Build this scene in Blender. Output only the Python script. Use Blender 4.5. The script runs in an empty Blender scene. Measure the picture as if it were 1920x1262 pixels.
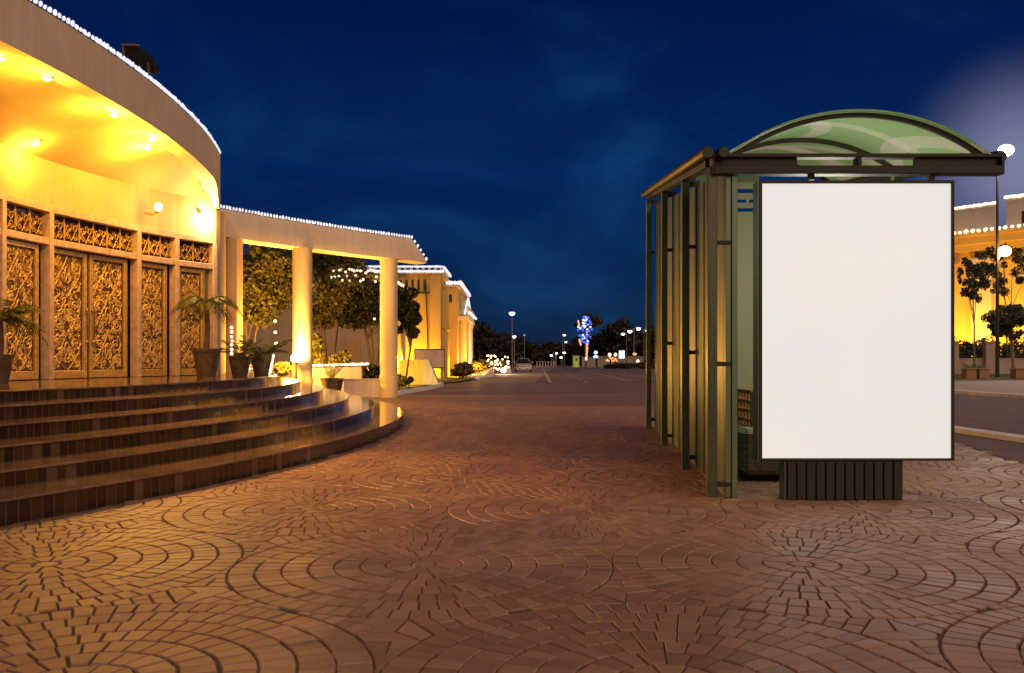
import bpy, math, random
import numpy as np
from mathutils import Vector, Matrix
R = math.radians
sc = bpy.context.scene
C = sc.collection
# ------------------------------------------------------------------ camera, sky, ambient light, exposure
F = 1686.0; HZ = 674.0; H = 1.3          # focal length in photo pixels, horizon row, eye height
cd = bpy.data.cameras.new('camera'); cam = bpy.data.objects.new('camera', cd); C.objects.link(cam)
cam.location = (0, 0, H); cam.rotation_euler = (R(90), 0, 0)
cd.sensor_width = 36; cd.lens = 36*F/1920; cd.shift_y = (HZ-631)/1920; cd.clip_start = .1; cd.clip_end = 3000
sc.camera = cam
sc.view_settings.view_transform = 'Standard'; sc.view_settings.look = 'None'
sc.view_settings.exposure = 0; sc.view_settings.gamma = 1
sc.cycles.max_bounces = 6; sc.cycles.diffuse_bounces = 3; sc.cycles.glossy_bounces = 3
sc.cycles.transmission_bounces = 4; sc.cycles.transparent_max_bounces = 6
sc.cycles.sample_clamp_indirect = 3; sc.cycles.caustics_reflective = False; sc.cycles.caustics_refractive = False

def srgb(r, g, b):
    f = lambda c: (c/255/12.92) if c/255 <= .04045 else ((c/255+.055)/1.055)**2.4
    return (f(r), f(g), f(b), 1)

w = bpy.data.worlds.new('World'); sc.world = w; w.use_nodes = True
nt = w.node_tree; N = nt.nodes; L = nt.links
for n in list(N): N.remove(n)
out = N.new('ShaderNodeOutputWorld'); bg = N.new('ShaderNodeBackground'); L.new(bg.outputs[0], out.inputs[0])
tc = N.new('ShaderNodeTexCoord'); sp = N.new('ShaderNodeSeparateXYZ'); L.new(tc.outputs['Generated'], sp.inputs[0])
rp = N.new('ShaderNodeValToRGB'); L.new(sp.outputs['Z'], rp.inputs[0])
e = rp.color_ramp.elements
e[0].position = 0.0; e[0].color = srgb(20, 30, 52)
e[1].position = .9; e[1].color = srgb(0, 10, 50)
for p_, c_ in ((.035, srgb(15, 32, 62)), (.10, srgb(6, 32, 73)), (.20, srgb(3, 35, 86)), (.36, srgb(1, 22, 71))):
    k = e.new(p_); k.color = c_
mp = N.new('ShaderNodeMapping'); mp.inputs['Scale'].default_value = (3.2, 1.2, 6.0); mp.inputs['Rotation'].default_value = (0, R(-38), 0)
mp.inputs['Location'].default_value = (.35, 0, .1)
L.new(tc.outputs['Generated'], mp.inputs[0])
nz = N.new('ShaderNodeTexNoise'); nz.inputs['Scale'].default_value = 1.1; nz.inputs['Detail'].default_value = 5; nz.inputs['Roughness'].default_value = .55
nz.inputs['Distortion'].default_value = .6
L.new(mp.outputs[0], nz.inputs['Vector'])
cr = N.new('ShaderNodeMapRange'); cr.inputs['From Min'].default_value = .44; cr.inputs['From Max'].default_value = .90; cr.inputs['To Max'].default_value = .7
cr.interpolation_type = 'SMOOTHSTEP'; L.new(nz.outputs['Fac'], cr.inputs['Value'])
mx = N.new('ShaderNodeMix'); mx.data_type = 'RGBA'; L.new(cr.outputs[0], mx.inputs['Factor'])
L.new(rp.outputs[0], mx.inputs['A']); mx.inputs['B'].default_value = srgb(20, 74, 122)
# lamp halo painted into the sky colour: paler round the lamps on the right
nrm = N.new('ShaderNodeVectorMath'); nrm.operation = 'DOT_PRODUCT'; L.new(tc.outputs['Generated'], nrm.inputs[0])
nrm.inputs[1].default_value = Vector((.485, .855, .185)).normalized()
gl = N.new('ShaderNodeMapRange'); gl.inputs['From Min'].default_value = .991; gl.inputs['From Max'].default_value = 1.0
L.new(nrm.outputs['Value'], gl.inputs['Value'])
gp_ = N.new('ShaderNodeMath'); gp_.operation = 'POWER'; gp_.inputs[1].default_value = 3.2; L.new(gl.outputs[0], gp_.inputs[0])
mx2 = N.new('ShaderNodeMix'); mx2.data_type = 'RGBA'; L.new(gp_.outputs[0], mx2.inputs['Factor'])
L.new(mx.outputs['Result'], mx2.inputs['A']); mx2.inputs['B'].default_value = srgb(120, 126, 160)
L.new(mx2.outputs['Result'], bg.inputs[0]); bg.inputs[1].default_value = 1.0

sd = bpy.data.lights.new('night_glow', 'SUN'); so = bpy.data.objects.new('night_glow', sd); C.objects.link(so)
sd.energy = 1.5; sd.color = (1, .67, .43); sd.angle = R(80)
so.rotation_euler = (R(44), R(36), 0)      # high, from behind and to the right of the camera

# ------------------------------------------------------------------ helpers
def P(px, py, Y):
    return Vector(((px-960)/F*Y, Y, H+(HZ-py)*Y/F))
def PG(px, py):
    return P(px, py, F*H/(py-HZ))

def nodes(name):
    m = bpy.data.materials.new(name); m.use_nodes = True
    t = m.node_tree; b = t.nodes['Principled BSDF']
    return m, t, b
def mth(t, op, a, b=None, c=None):
    n = t.nodes.new('ShaderNodeMath'); n.operation = op
    for i, v in enumerate((a, b, c)):
        if v is None: continue
        if isinstance(v, (int, float)): n.inputs[i].default_value = v
        else: t.links.new(v, n.inputs[i])
    return n.outputs[0]
def pm(name, col, rough=.6, metal=0, nscale=6, namt=.25, bump=0, bscale=40, spec=.5, rvar=.1, coat=0, streak=0):
    """surface with noise in its colour, its gloss and, when asked, its relief"""
    m, t, b = nodes(name); c = Vector(col[:3])
    tcn = t.nodes.new('ShaderNodeTexCoord')
    n = t.nodes.new('ShaderNodeTexNoise'); n.inputs['Scale'].default_value = nscale; n.inputs['Detail'].default_value = 6
    n.inputs['Roughness'].default_value = .62
    t.links.new(tcn.outputs['Object'], n.inputs['Vector'])
    r = t.nodes.new('ShaderNodeValToRGB'); t.links.new(n.outputs['Fac'], r.inputs[0])
    r.color_ramp.elements[0].position = .28; r.color_ramp.elements[1].position = .75
    r.color_ramp.elements[0].color = (*(c*(1-namt)), 1); r.color_ramp.elements[1].color = (*[min(1, v*(1+namt)) for v in c], 1)
    t.links.new(r.outputs[0], b.inputs['Base Color'])
    if streak:
        mq = t.nodes.new('ShaderNodeMapping'); mq.inputs['Scale'].default_value = (5, 5, .35); t.links.new(tcn.outputs['Object'], mq.inputs[0])
        ns = t.nodes.new('ShaderNodeTexNoise'); ns.inputs['Scale'].default_value = 1.5; ns.inputs['Detail'].default_value = 7; ns.inputs['Roughness'].default_value = .65; t.links.new(mq.outputs[0], ns.inputs['Vector'])
        rs = t.nodes.new('ShaderNodeMapRange'); rs.inputs['From Min'].default_value = .38; rs.inputs['From Max'].default_value = .58; rs.inputs['To Min'].default_value = 1-streak; t.links.new(ns.outputs['Fac'], rs.inputs[0])
        ml = t.nodes.new('ShaderNodeMix'); ml.data_type = 'RGBA'; ml.blend_type = 'MULTIPLY'; ml.inputs['Factor'].default_value = 1; t.links.new(r.outputs[0], ml.inputs['A']); t.links.new(rs.outputs[0], ml.inputs['B']); t.links.new(ml.outputs['Result'], b.inputs['Base Color'])
    mr = t.nodes.new('ShaderNodeMapRange'); t.links.new(n.outputs['Fac'], mr.inputs[0])
    mr.inputs['To Min'].default_value = max(0.02, rough-rvar); mr.inputs['To Max'].default_value = min(1, rough+rvar)
    t.links.new(mr.outputs[0], b.inputs['Roughness'])
    b.inputs['Metallic'].default_value = metal; b.inputs['Specular IOR Level'].default_value = spec
    if coat: b.inputs['Coat Weight'].default_value = coat; b.inputs['Coat Roughness'].default_value = .08
    if bump:
        n2 = t.nodes.new('ShaderNodeTexNoise'); n2.inputs['Scale'].default_value = bscale; n2.inputs['Detail'].default_value = 5
        t.links.new(tcn.outputs['Object'], n2.inputs['Vector'])
        bp = t.nodes.new('ShaderNodeBump'); bp.inputs['Strength'].default_value = bump; bp.inputs['Distance'].default_value = .02
        t.links.new(n2.outputs['Fac'], bp.inputs['Height']); t.links.new(bp.outputs[0], b.inputs['Normal'])
    return m
def em(name, col, strength=1, sample=False):
    m, t, b = nodes(name)
    b.inputs['Base Color'].default_value = (*col[:3], 1); b.inputs['Roughness'].default_value = .4
    b.inputs['Emission Color'].default_value = (*col[:3], 1); b.inputs['Emission Strength'].default_value = strength
    if not sample: m.cycles.emission_sampling = 'NONE'
    return m
def leafmat(name, col, var=.5):
    m, t, b = nodes(name)
    g = t.nodes.new('ShaderNodeNewGeometry'); tcn = t.nodes.new('ShaderNodeTexCoord')
    n = t.nodes.new('ShaderNodeTexNoise'); n.inputs['Scale'].default_value = 1.3; n.inputs['Detail'].default_value = 3
    t.links.new(tcn.outputs['Object'], n.inputs['Vector'])
    mixf = mth(t, 'ADD', mth(t, 'MULTIPLY', g.outputs['Random Per Island'], .6), mth(t, 'MULTIPLY', n.outputs['Fac'], .5))
    r = t.nodes.new('ShaderNodeValToRGB'); t.links.new(mixf, r.inputs[0]); c = Vector(col[:3])
    r.color_ramp.elements[0].position = .15; r.color_ramp.elements[1].position = .9
    r.color_ramp.elements[0].color = (*(c*(1-var)), 1); r.color_ramp.elements[1].color = (*(c*(1+var)), 1)
    t.links.new(r.outputs[0], b.inputs['Base Color']); b.inputs['Roughness'].default_value = .5
    tr = t.nodes.new('ShaderNodeBsdfTranslucent'); t.links.new(r.outputs[0], tr.inputs[0])
    ms = t.nodes.new('ShaderNodeMixShader'); ms.inputs[0].default_value = .3
    t.links.new(b.outputs[0], ms.inputs[1]); t.links.new(tr.outputs[0], ms.inputs[2])
    t.links.new(ms.outputs[0], t.nodes['Material Output'].inputs[0])
    return m

class MB:
    def __init__(s, xf=None): s.v = []; s.f = []; s.xf = xf
    def add(s, vs, fs):
        o = len(s.v)
        s.v += [tuple(s.xf(Vector(p))) if s.xf else tuple(p) for p in vs]
        s.f += [tuple(i+o for i in q) for q in fs]
    def box(s, x0, x1, y0, y1, z0, z1, bev=0):
        x0, x1 = min(x0, x1), max(x0, x1); y0, y1 = min(y0, y1), max(y0, y1); z0, z1 = min(z0, z1), max(z0, z1)
        if bev:
            b = bev; pts = []
            for z, i in ((z0, b), (z0+b, 0), (z1-b, 0), (z1, b)):
                pts.append([(x0+b, y0+i, z), (x1-b, y0+i, z), (x1-i, y0+b, z), (x1-i, y1-b, z), (x1-b, y1-i, z), (x0+b, y1-i, z), (x0+i, y1-b, z), (x0+i, y0+b, z)])
            vs = [p for r in pts for p in r]; fs = [tuple(range(7, -1, -1)), tuple(range(24, 32))]
            for k in range(3):
                for i in range(8): fs.append((k*8+i, k*8+(i+1) % 8, k*8+8+(i+1) % 8, k*8+8+i))
            s.add(vs, fs); return
        s.add([(x0, y0, z0), (x1, y0, z0), (x1, y1, z0), (x0, y1, z0), (x0, y0, z1), (x1, y0, z1), (x1, y1, z1), (x0, y1, z1)],
              [(3, 2, 1, 0), (4, 5, 6, 7), (0, 1, 5, 4), (1, 2, 6, 5), (2, 3, 7, 6), (3, 0, 4, 7)])
    def sweep(s, rings, caps=True):
        n = len(rings[0]); vs = [p for r in rings for p in r]; fs = []
        for k in range(len(rings)-1):
            for i in range(n): fs.append((k*n+i, k*n+(i+1) % n, (k+1)*n+(i+1) % n, (k+1)*n+i))
        if caps: fs += [tuple(range(n-1, -1, -1)), tuple(range((len(rings)-1)*n, len(rings)*n))]
        s.add(vs, fs)
    def tube(s, pts, r, seg=8, caps=True):
        pts = [Vector(p) for p in pts]; rs = r if isinstance(r, (list, tuple)) else [r]*len(pts); rings = []; pa = None
        for i, p in enumerate(pts):
            t = (pts[min(i+1, len(pts)-1)]-pts[max(i-1, 0)])
            t = t.normalized() if t.length > 1e-9 else Vector((0, 0, 1))
            a = pa if pa is not None else (Vector((0, 0, 1)) if abs(t.z) < .9 else Vector((1, 0, 0)))
            a = (a-t*a.dot(t)); a = a.normalized() if a.length > 1e-6 else t.orthogonal().normalized()
            b = t.cross(a); pa = a
            rings.append([p+(a*math.cos(q)+b*math.sin(q))*rs[i] for q in [2*math.pi*k/seg for k in range(seg)]])
        s.sweep(rings, caps)
    def lathe(s, c, prof, seg=20):
        s.sweep([[(c[0]+r*math.cos(2*math.pi*k/seg), c[1]+r*math.sin(2*math.pi*k/seg), c[2]+z) for k in range(seg)] for r, z in prof])
    def prism(s, poly, z0, z1):
        n = len(poly); s.add([(x, y, z0) for x, y in poly]+[(x, y, z1) for x, y in poly],
              [tuple(range(n-1, -1, -1)), tuple(range(n, 2*n))]+[(i, (i+1) % n, n+(i+1) % n, n+i) for i in range(n)])
    def ball(s, c, r, seg=10, rg=6):
        r = r if isinstance(r, (tuple, list)) else (r, r, r); rings = []
        for k in range(rg+1):
            a = math.pi*k/rg; q = max(math.sin(a), .02)
            rings.append([(c[0]+r[0]*q*math.cos(2*math.pi*i/seg), c[1]+r[1]*q*math.sin(2*math.pi*i/seg), c[2]-r[2]*math.cos(a)) for i in range(seg)])
        s.sweep(rings)
    def face(s, pts): s.add(pts, [tuple(range(len(pts)))])
    def build(s, name, mat, parent=None, smooth=False, bevel=0):
        me = bpy.data.meshes.new(name)
        o = Vector((0, 0, 0)) if parent is None else parent.matrix_basis.translation
        q = parent
        if parent is not None:
            o = Vector((0, 0, 0)); q = parent
            while q is not None: o = o+q.location; q = q.parent
        me.from_pydata([(a-o.x, b-o.y, c-o.z) for a, b, c in s.v], [], s.f); me.update()
        if isinstance(mat, (list, tuple)):
            for m in mat: me.materials.append(m)
        elif mat: me.materials.append(mat)
        if smooth: me.shade_smooth() if hasattr(me, 'shade_smooth') else me.polygons.foreach_set('use_smooth', [True]*len(me.polygons))
        ob = bpy.data.objects.new(name, me); C.objects.link(ob)
        if parent is not None: ob.parent = parent
        if bevel:
            md = ob.modifiers.new('bevel', 'BEVEL'); md.width = bevel; md.segments = 2; md.limit_method = 'ANGLE'
        if smooth:
            me.set_sharp_from_angle(angle=R(40))
        return ob
def tag(o, label=None, cat=None, group=None, kind=None):
    if label: o['label'] = label
    if cat: o['category'] = cat
    if group: o['group'] = group
    if kind: o['kind'] = kind
    return o
def thing(name, loc, label, cat, group=None):
    o = bpy.data.objects.new(name, None); C.objects.link(o); o.location = loc; o.empty_display_size = .2
    return tag(o, label, cat, group)
def copy_tree(o, parent=None):
    c = o.copy(); C.objects.link(c); c.parent = parent
    for ch in list(o.children): copy_tree(ch, c)
    return c
def lamp(name, loc, power, col, radius=.08, parent=None, kind='POINT', aim=None, spot=70, blend=.6):
    l = bpy.data.lights.new(name, kind); l.energy = power; l.color = col
    l.shadow_soft_size = radius
    if kind == 'SPOT': l.spot_size = R(spot); l.spot_blend = blend
    o = bpy.data.objects.new(name, l); C.objects.link(o)
    v = Vector(loc)
    if aim is not None: o.rotation_euler = (Vector(aim)-v).to_track_quat('-Z', 'Y').to_euler()
    if parent is not None:
        o.parent = parent; q = parent
        while q is not None: v = v-q.location; q = q.parent
    o.location = v
    return o
def structure(name, mb, mat): return tag(mb.build(name, mat), kind='structure')
rnd = random.Random(7)

# ------------------------------------------------------------------ materials
M = {}
M['wall'] = pm('painted_wall', (.66, .50, .28), .75, nscale=1.2, namt=.08, bump=.15, bscale=30, streak=.08)
M['fascia'] = pm('weathered_fascia', (.88, .70, .48), .8, nscale=1.3, namt=.10, bump=.2, bscale=18, streak=.09)
M['white_wall'] = pm('white_wall', (.62, .55, .48), .75, nscale=1.5, namt=.1, bump=.1, streak=.15)
M['yellow_wall'] = pm('yellow_wall', (.68, .45, .12), .8, nscale=.6, namt=.1)
M['stone_trim'] = pm('stone_trim', (.72, .60, .46), .75, nscale=1, namt=.08)
M['frame_wood'] = pm('door_frame', (.68, .50, .38), .42, nscale=9, namt=.3, bump=.1)
M['carved'] = pm('carved_wood', (.66, .43, .13), .38, metal=.2, nscale=14, namt=.35)
M['dark_wood'] = pm('dark_wood', (.055, .03, .018), .3, nscale=8, namt=.4)
M['dark_back'] = pm('panel_ground', (.15, .085, .03), .35, nscale=10, namt=.4)
M['brass'] = pm('brass', (.75, .5, .2), .25, metal=1, nscale=5, namt=.1)
M['shelter_dark'] = pm('shelter_dark_metal', (.045, .04, .028), .58, metal=.3, nscale=3, namt=.15)
M['shelter_olive'] = pm('shelter_olive_metal', (.19, .25, .15), .34, metal=.4, nscale=2, namt=.12)
M['shelter_panel'] = pm('shelter_panel', (.065, .15, .135), .40, metal=.15, nscale=1.2, namt=.18)
M['backing'] = pm('backing_panel', (.36, .35, .21), .55, nscale=1, namt=.08)
M['tubes'] = pm('gutter_metal', (.035, .05, .036), .5, metal=.2, nscale=4, namt=.2)
M['dark_metal'] = pm('dark_metal', (.03, .027, .024), .45, metal=.4, nscale=6, namt=.3)
M['pole'] = pm('pole_metal', (.22, .2, .17), .45, metal=.6, nscale=4, namt=.2)
M['pot'] = pm('glazed_pot', (.12, .085, .06), .28, nscale=7, namt=.4)
M['soil'] = pm('soil', (.05, .035, .025), .9, nscale=20, namt=.4)
M['bark'] = pm('bark', (.17, .11, .07), .85, nscale=12, namt=.35, bump=.5, bscale=25)
M['kerb'] = pm('kerb_paint', (.86, .80, .74), .65, nscale=3, namt=.2)
M['asphalt'] = pm('asphalt', (.19, .132, .108), .75, nscale=.6, namt=.3, bump=.3, bscale=60)
M['concrete'] = pm('concrete', (.33, .25, .2), .75, nscale=.5, namt=.2, bump=.2, bscale=25)
M['grass'] = pm('grass', (.06, .07, .02), .9, nscale=3, namt=.5, bump=.8, bscale=60)
M['earth'] = pm('earth', (.06, .05, .035), .95, nscale=.2, namt=.4)
M['paint'] = pm('road_paint', (.5, .4, .32), .7, nscale=2.5, namt=.35)
M['terracotta'] = pm('planter_terracotta', (.38, .22, .11), .7, nscale=5, namt=.2)
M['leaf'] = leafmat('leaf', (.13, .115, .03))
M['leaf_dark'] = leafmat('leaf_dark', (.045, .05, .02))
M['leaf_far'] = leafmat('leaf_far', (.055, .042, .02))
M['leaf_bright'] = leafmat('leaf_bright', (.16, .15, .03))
M['palm'] = leafmat('palm_leaf', (.10, .12, .03))
M['bulb'] = em('bulb_cool', srgb(214, 222, 240), 1.0)
M['bulb_warm'] = em('bulb_warm', (1, .80, .55), 1.6)
M['bulb_blue'] = em('bulb_blue', (.04, .12, 1), 1.3)
M['bulb_orange'] = em('bulb_orange', (1, .45, .16), 1.0)
M['glow_orange'] = em('glow_orange', (1, .72, .3), 6)
M['glow_white'] = em('glow_white', (.75, .9, 1), 5)
M['spot_glow'] = em('spot_glow', (1, .93, .8), 8)

ORANGE = (1, .44, .035); AMBER = (1, .46, .05)

# ------------------------------------------------------------------ stepped entrance: circles about one centre
SC = Vector((-24.2, 16.0)); SR = [22.08, 21.49, 20.95, 20.39, 19.88, 19.35]; SZ = [0, .203, .351, .508, .659, .815, .953]

# ------------------------------------------------------------------ the ground
g = MB(); g.face([(-900, -60, -.06), (900, -60, -.06), (900, 1600, -.06), (-900, 1600, -.06)]); structure('ground', g, M['earth'])

def paver_mat():
    m, t, b = nodes('paver_clay')
    at = t.nodes.new('ShaderNodeAttribute'); at.attribute_name = 'tone'
    tcn = t.nodes.new('ShaderNodeTexCoord')
    n = t.nodes.new('ShaderNodeTexNoise'); n.inputs['Scale'].default_value = .8; n.inputs['Detail'].default_value = 9; n.inputs['Roughness'].default_value = .65
    t.links.new(tcn.outputs['Object'], n.inputs['Vector'])
    n3 = t.nodes.new('ShaderNodeTexNoise'); n3.inputs['Scale'].default_value = 90; n3.inputs['Detail'].default_value = 3
    t.links.new(tcn.outputs['Object'], n3.inputs['Vector'])
    r = t.nodes.new('ShaderNodeValToRGB')
    f = mth(t, 'ADD', mth(t, 'MULTIPLY', at.outputs['Fac'], .32), mth(t, 'MULTIPLY', n.outputs['Fac'], .58))
    f = mth(t, 'ADD', f, mth(t, 'MULTIPLY', n3.outputs['Fac'], .16))
    t.links.new(f, r.inputs[0]); q = r.color_ramp.elements
    q[0].position = .2; q[0].color = (.21, .115, .07, 1); q[1].position = .82; q[1].color = (.46, .27, .175, 1)
    k = q.new(.5); k.color = (.335, .185, .118, 1)
    t.links.new(r.outputs[0], b.inputs['Base Color'])
    mr = t.nodes.new('ShaderNodeMapRange'); t.links.new(n.outputs['Fac'], mr.inputs[0])
    mr.inputs['From Min'].default_value = .3; mr.inputs['From Max'].default_value = .7
    mr.inputs['To Min'].default_value = .36; mr.inputs['To Max'].default_value = .62
    t.links.new(mr.outputs[0], b.inputs['Roughness'])
    bp = t.nodes.new('ShaderNodeBump'); bp.inputs['Strength'].default_value = .35; bp.inputs['Distance'].default_value = .004
    t.links.new(n3.outputs['Fac'], bp.inputs['Height']); t.links.new(bp.outputs[0], b.inputs['Normal'])
    return m
PM = paver_mat()
def plaza_right(Y):      # plaza's right edge
    if Y < 14.5: return 6.5+.2*(Y-11.5)
    return 7.1+.03*(Y-14.5)
def in_plaza(x, y):
    if y < 2.7 or y > 25: return False
    if abs(x) > .60*y+.9: return False
    if x > plaza_right(y)-.1: return False
    if (x-SC.x)**2+(y-SC.y)**2 < (SR[0]+.06)**2: return False
    return True
def build_pavers():
    V = []; Fc = []; T = []
    r_ = random.Random(3)
    def stone(poly):
        n = len(poly); cx = sum(p[0] for p in poly)/n; cy = sum(p[1] for p in poly)/n
        if not in_plaza(cx, cy): return
        o = len(V); tone = r_.random(); dz = r_.uniform(-.0025, .0025); tx = r_.uniform(-.012, .012); ty = r_.uniform(-.012, .012)
        def sh(p, d, z):
            dx, dy = cx-p[0], cy-p[1]; l = math.hypot(dx, dy)+1e-6; k = d/l
            return (p[0]+dx*k, p[1]+dy*k, z+dz+tx*(p[0]-cx)+ty*(p[1]-cy))
        for p in poly: V.append(sh(p, .0, -.013))
        for p in poly: V.append(sh(p, .001, -.005))
        for p in poly: V.append(sh(p, .008, .0))
        for a in (0, n):
            for i in range(n): Fc.append((o+a+i, o+a+(i+1) % n, o+a+n+(i+1) % n, o+a+n+i)); T.append(tone)
        Fc.append(tuple(range(o+2*n, o+3*n))); T.append(tone)
    S = 2.40; RY = 2.12; R0 = 1.195; gp = .0042
    cs = {}
    for j in range(-2, 12):
        for i in range(-8, 9):
            cs[(i, j)] = (-.56+S*i+(S/2 if j % 2 else 0), 5.72+RY*j)
    for (i, j), (cx, cy) in cs.items():
        if cy > 27 or abs(cx) > .62*cy+2.5: continue
        ph = r_.random()*6
        stone([(cx+.075*math.cos(ph+a*math.pi/4), cy+.075*math.sin(ph+a*math.pi/4)) for a in range(8)])
        for k in range(7):
            r0 = .085+k*.1588+gp; r1 = .085+(k+1)*.1588-gp; n = max(6, round(2*math.pi*(r0+r1)/2/.100)); ph = r_.random()*6
            for a in range(n):
                j0 = r_.uniform(-.06, .06)/n*2; j1 = r_.uniform(-.06, .06)/n*2
                a0 = ph+2*math.pi*a/n; a1 = ph+2*math.pi*(a+1)/n; g0 = gp/r0; g1 = gp/r1
                b0 = r_.uniform(-.004, .004); b1 = r_.uniform(-.004, .004)
                pts = [(r0+b0, a0+g0+j0), (r1+b1, a0+g1+j0)]
                if k > 3: pts.append((r1+b1+.002, (a0+a1)/2))
                pts += [(r1+b1, a1-g1+j1*0), (r0+b0, a1-g0+j1*0)]
                stone([(cx+q*math.cos(t), cy+q*math.sin(t)) for q, t in reversed(pts)])
    # the curved triangles between the circles
    for (i, j), c0 in cs.items():
        o = 1 if j % 2 else 0
        for tri in (((i, j), (i+1, j), (i+o, j+1)), ((i, j), (i+1, j), (i+o, j-1))):
            if any(k not in cs for k in tri): continue
            pt = [Vector(cs[k]) for k in tri]; G = (pt[0]+pt[1]+pt[2])/3
            if G.y > 26 or abs(G.x) > .62*G.y+2: continue
            hexa = []
            for a in range(3):
                A, B = pt[a], pt[(a+1) % 3]; Mi = (A+B)/2; d = (G-Mi); l = d.length; d = d/l; u = Vector((-d.y, d.x))
                def half(p, cc):      # distance from p sideways to the circle cc
                    q = p-cc; s_ = 1 if u.dot(cc-p) > 0 else -1
                    bb = q.dot(u)*s_; cq = q.length_squared-(R0+gp)**2; disc = bb*bb-cq
                    return (s_*(-bb-math.sqrt(disc))) if disc > 0 else None
                prev = None; steps_ = [.24, .38, .52, .66, .80] if l > .3 else [.3, .55, .8]
                ends = []
                for tt in [.10]+steps_:
                    p = Mi+d*(l*tt); ha, hb = half(p, A), half(p, B)
                    lim = .30
                    ha = max(-lim, min(lim, ha if ha is not None else (lim if u.dot(A-p) > 0 else -lim)))
                    hb = max(-lim, min(lim, hb if hb is not None else (lim if u.dot(B-p) > 0 else -lim)))
                    cur = (p+u*ha*.93, p+u*hb*.93)
                    if prev is not None and abs(ha-hb) > .02:
                        e_ = d*gp
                        nq = 1 if abs(ha-hb) < .19 else 2
                        for kq in range(nq):
                            f0, f1 = kq/nq, (kq+1)/nq; gg = .012 if nq > 1 else 0
                            ga, gb = (gg if kq else 0), (gg if kq < nq-1 else 0)
                            q = [prev[0].lerp(prev[1], f0+ga)+e_, cur[0].lerp(cur[1], f0+ga)-e_, cur[0].lerp(cur[1], f1-gb)-e_, prev[0].lerp(prev[1], f1-gb)+e_]
                            ar = sum(q[k].x*q[(k+1) % 4].y-q[(k+1) % 4].x*q[k].y for k in range(4))
                            if ar < 0: q.reverse()
                            stone([(v.x, v.y) for v in q])
                    prev = cur
                hexa += [prev[0]+d*gp, prev[1]+d*gp]
            hexa.sort(key=lambda v: math.atan2(v.y-G.y, v.x-G.x))
            for k in range(3):
                q = [G, hexa[2*k], hexa[(2*k+1) % 6], hexa[(2*k+2) % 6]]; cq = (q[0]+q[1]+q[2]+q[3])/4
                stone([((v-(v-cq).normalized()*.006).x, (v-(v-cq).normalized()*.006).y) for v in q])
    me = bpy.data.meshes.new('plaza_paving'); me.from_pydata(V, [], Fc); me.update()
    at = me.attributes.new('tone', 'FLOAT', 'FACE'); at.data.foreach_set('value', T)
    me.materials.append(PM)
    o = bpy.data.objects.new('plaza_paving', me); C.objects.link(o); tag(o, kind='structure')
build_pavers()
# bed of the pavers (dark joint sand) and the same paving farther out, where the joints no longer show
edge = [(plaza_right(y), y) for y in (2, 8, 11.5, 14.5, 20, 25)]
g = MB(); g.face([(-14, 1.5, -.010), (plaza_right(2), 1.5, -.010)]+[(x, y, -.010) for x, y in edge]+[(-16, 25, -.010)])
structure('paving_bed', g, pm('joint_sand', (.15, .095, .065), .95, nscale=15, namt=.4))
def far_paving():
    m, t, b = nodes('far_paving'); tcn = t.nodes.new('ShaderNodeTexCoord')
    n = t.nodes.new('ShaderNodeTexNoise'); n.inputs['Scale'].default_value = .35; n.inputs['Detail'].default_value = 8; n.inputs['Roughness'].default_value = .7
    t.links.new(tcn.outputs['Object'], n.inputs['Vector'])
    v = t.nodes.new('ShaderNodeTexVoronoi'); v.inputs['Scale'].default_value = 5; v.inputs['Randomness'].default_value = .8
    t.links.new(tcn.outputs['Object'], v.inputs['Vector'])
    f = mth(t, 'ADD', mth(t, 'MULTIPLY', n.outputs['Fac'], .8), mth(t, 'MULTIPLY', v.outputs['Distance'], .25))
    r = t.nodes.new('ShaderNodeValToRGB'); t.links.new(f, r.inputs[0]); q = r.color_ramp.elements
    q[0].position = .3; q[0].color = (.19, .115, .08, 1); q[1].position = .75; q[1].color = (.37, .225, .155, 1)
    t.links.new(r.outputs[0], b.inputs['Base Color']); b.inputs['Roughness'].default_value = .55
    bp = t.nodes.new('ShaderNodeBump'); bp.inputs['Strength'].default_value = .5; bp.inputs['Distance'].default_value = .01
    t.links.new(v.outputs['Distance'], bp.inputs['Height']); t.links.new(bp.outputs[0], b.inputs['Normal'])
    return m
g = MB(); g.face([(-16, 25, -.004), (7.35, 25, -.004), (7.9, 42, -.004), (8.3, 50, -.004), (-3.0, 50, -.004), (-4.2, 46, -.004), (-16, 46, -.004)])
structure('plaza_far_paving', g, far_paving())
# roads
g = MB(); g.face([(1.3, 50.01, -.004), (9.2, 50.01, -.004), (19, 50, -.004), (38, 57.7, -.004), (140, 62, -.004), (140, 262, -.004), (30, 262, -.004), (13, 262, -.004)])
structure('main_road', g, M['asphalt'])
g = MB(); g.face([(6.0, 2, -.03), (17.0, 2, -.03), (17.3, 30, -.03), (18.9, 50, -.03), (8.0, 50, -.03), (7.0, 20, -.03)])
structure('side_road', g, M['asphalt'])
g = MB(); g.face([(-3.0, 50.02, -.008), (1.28, 50.02, -.008), (13.0, 262, -.008), (5, 262, -.008), (-4.4, 72, -.008), (-1.9, 60, -.008)])
structure('parking_strip', g, M['concrete'])
g = MB(); g.face([(17.6, 2, 0), (40, 2, 0), (60, 55, 0), (38, 57.7, 0), (19, 50.02, 0), (17.8, 34, 0)])
structure('pavement', g, pm('pavement_slabs', (.46, .36, .29), .7, nscale=.7, namt=.15, bump=.15))
g = MB(); g.face([(25, 57.75, .004), (140, 62.1, .004), (140, 92, .004), (25, 92, .004)])
structure('grass_verge', g, M['grass'])
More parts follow.
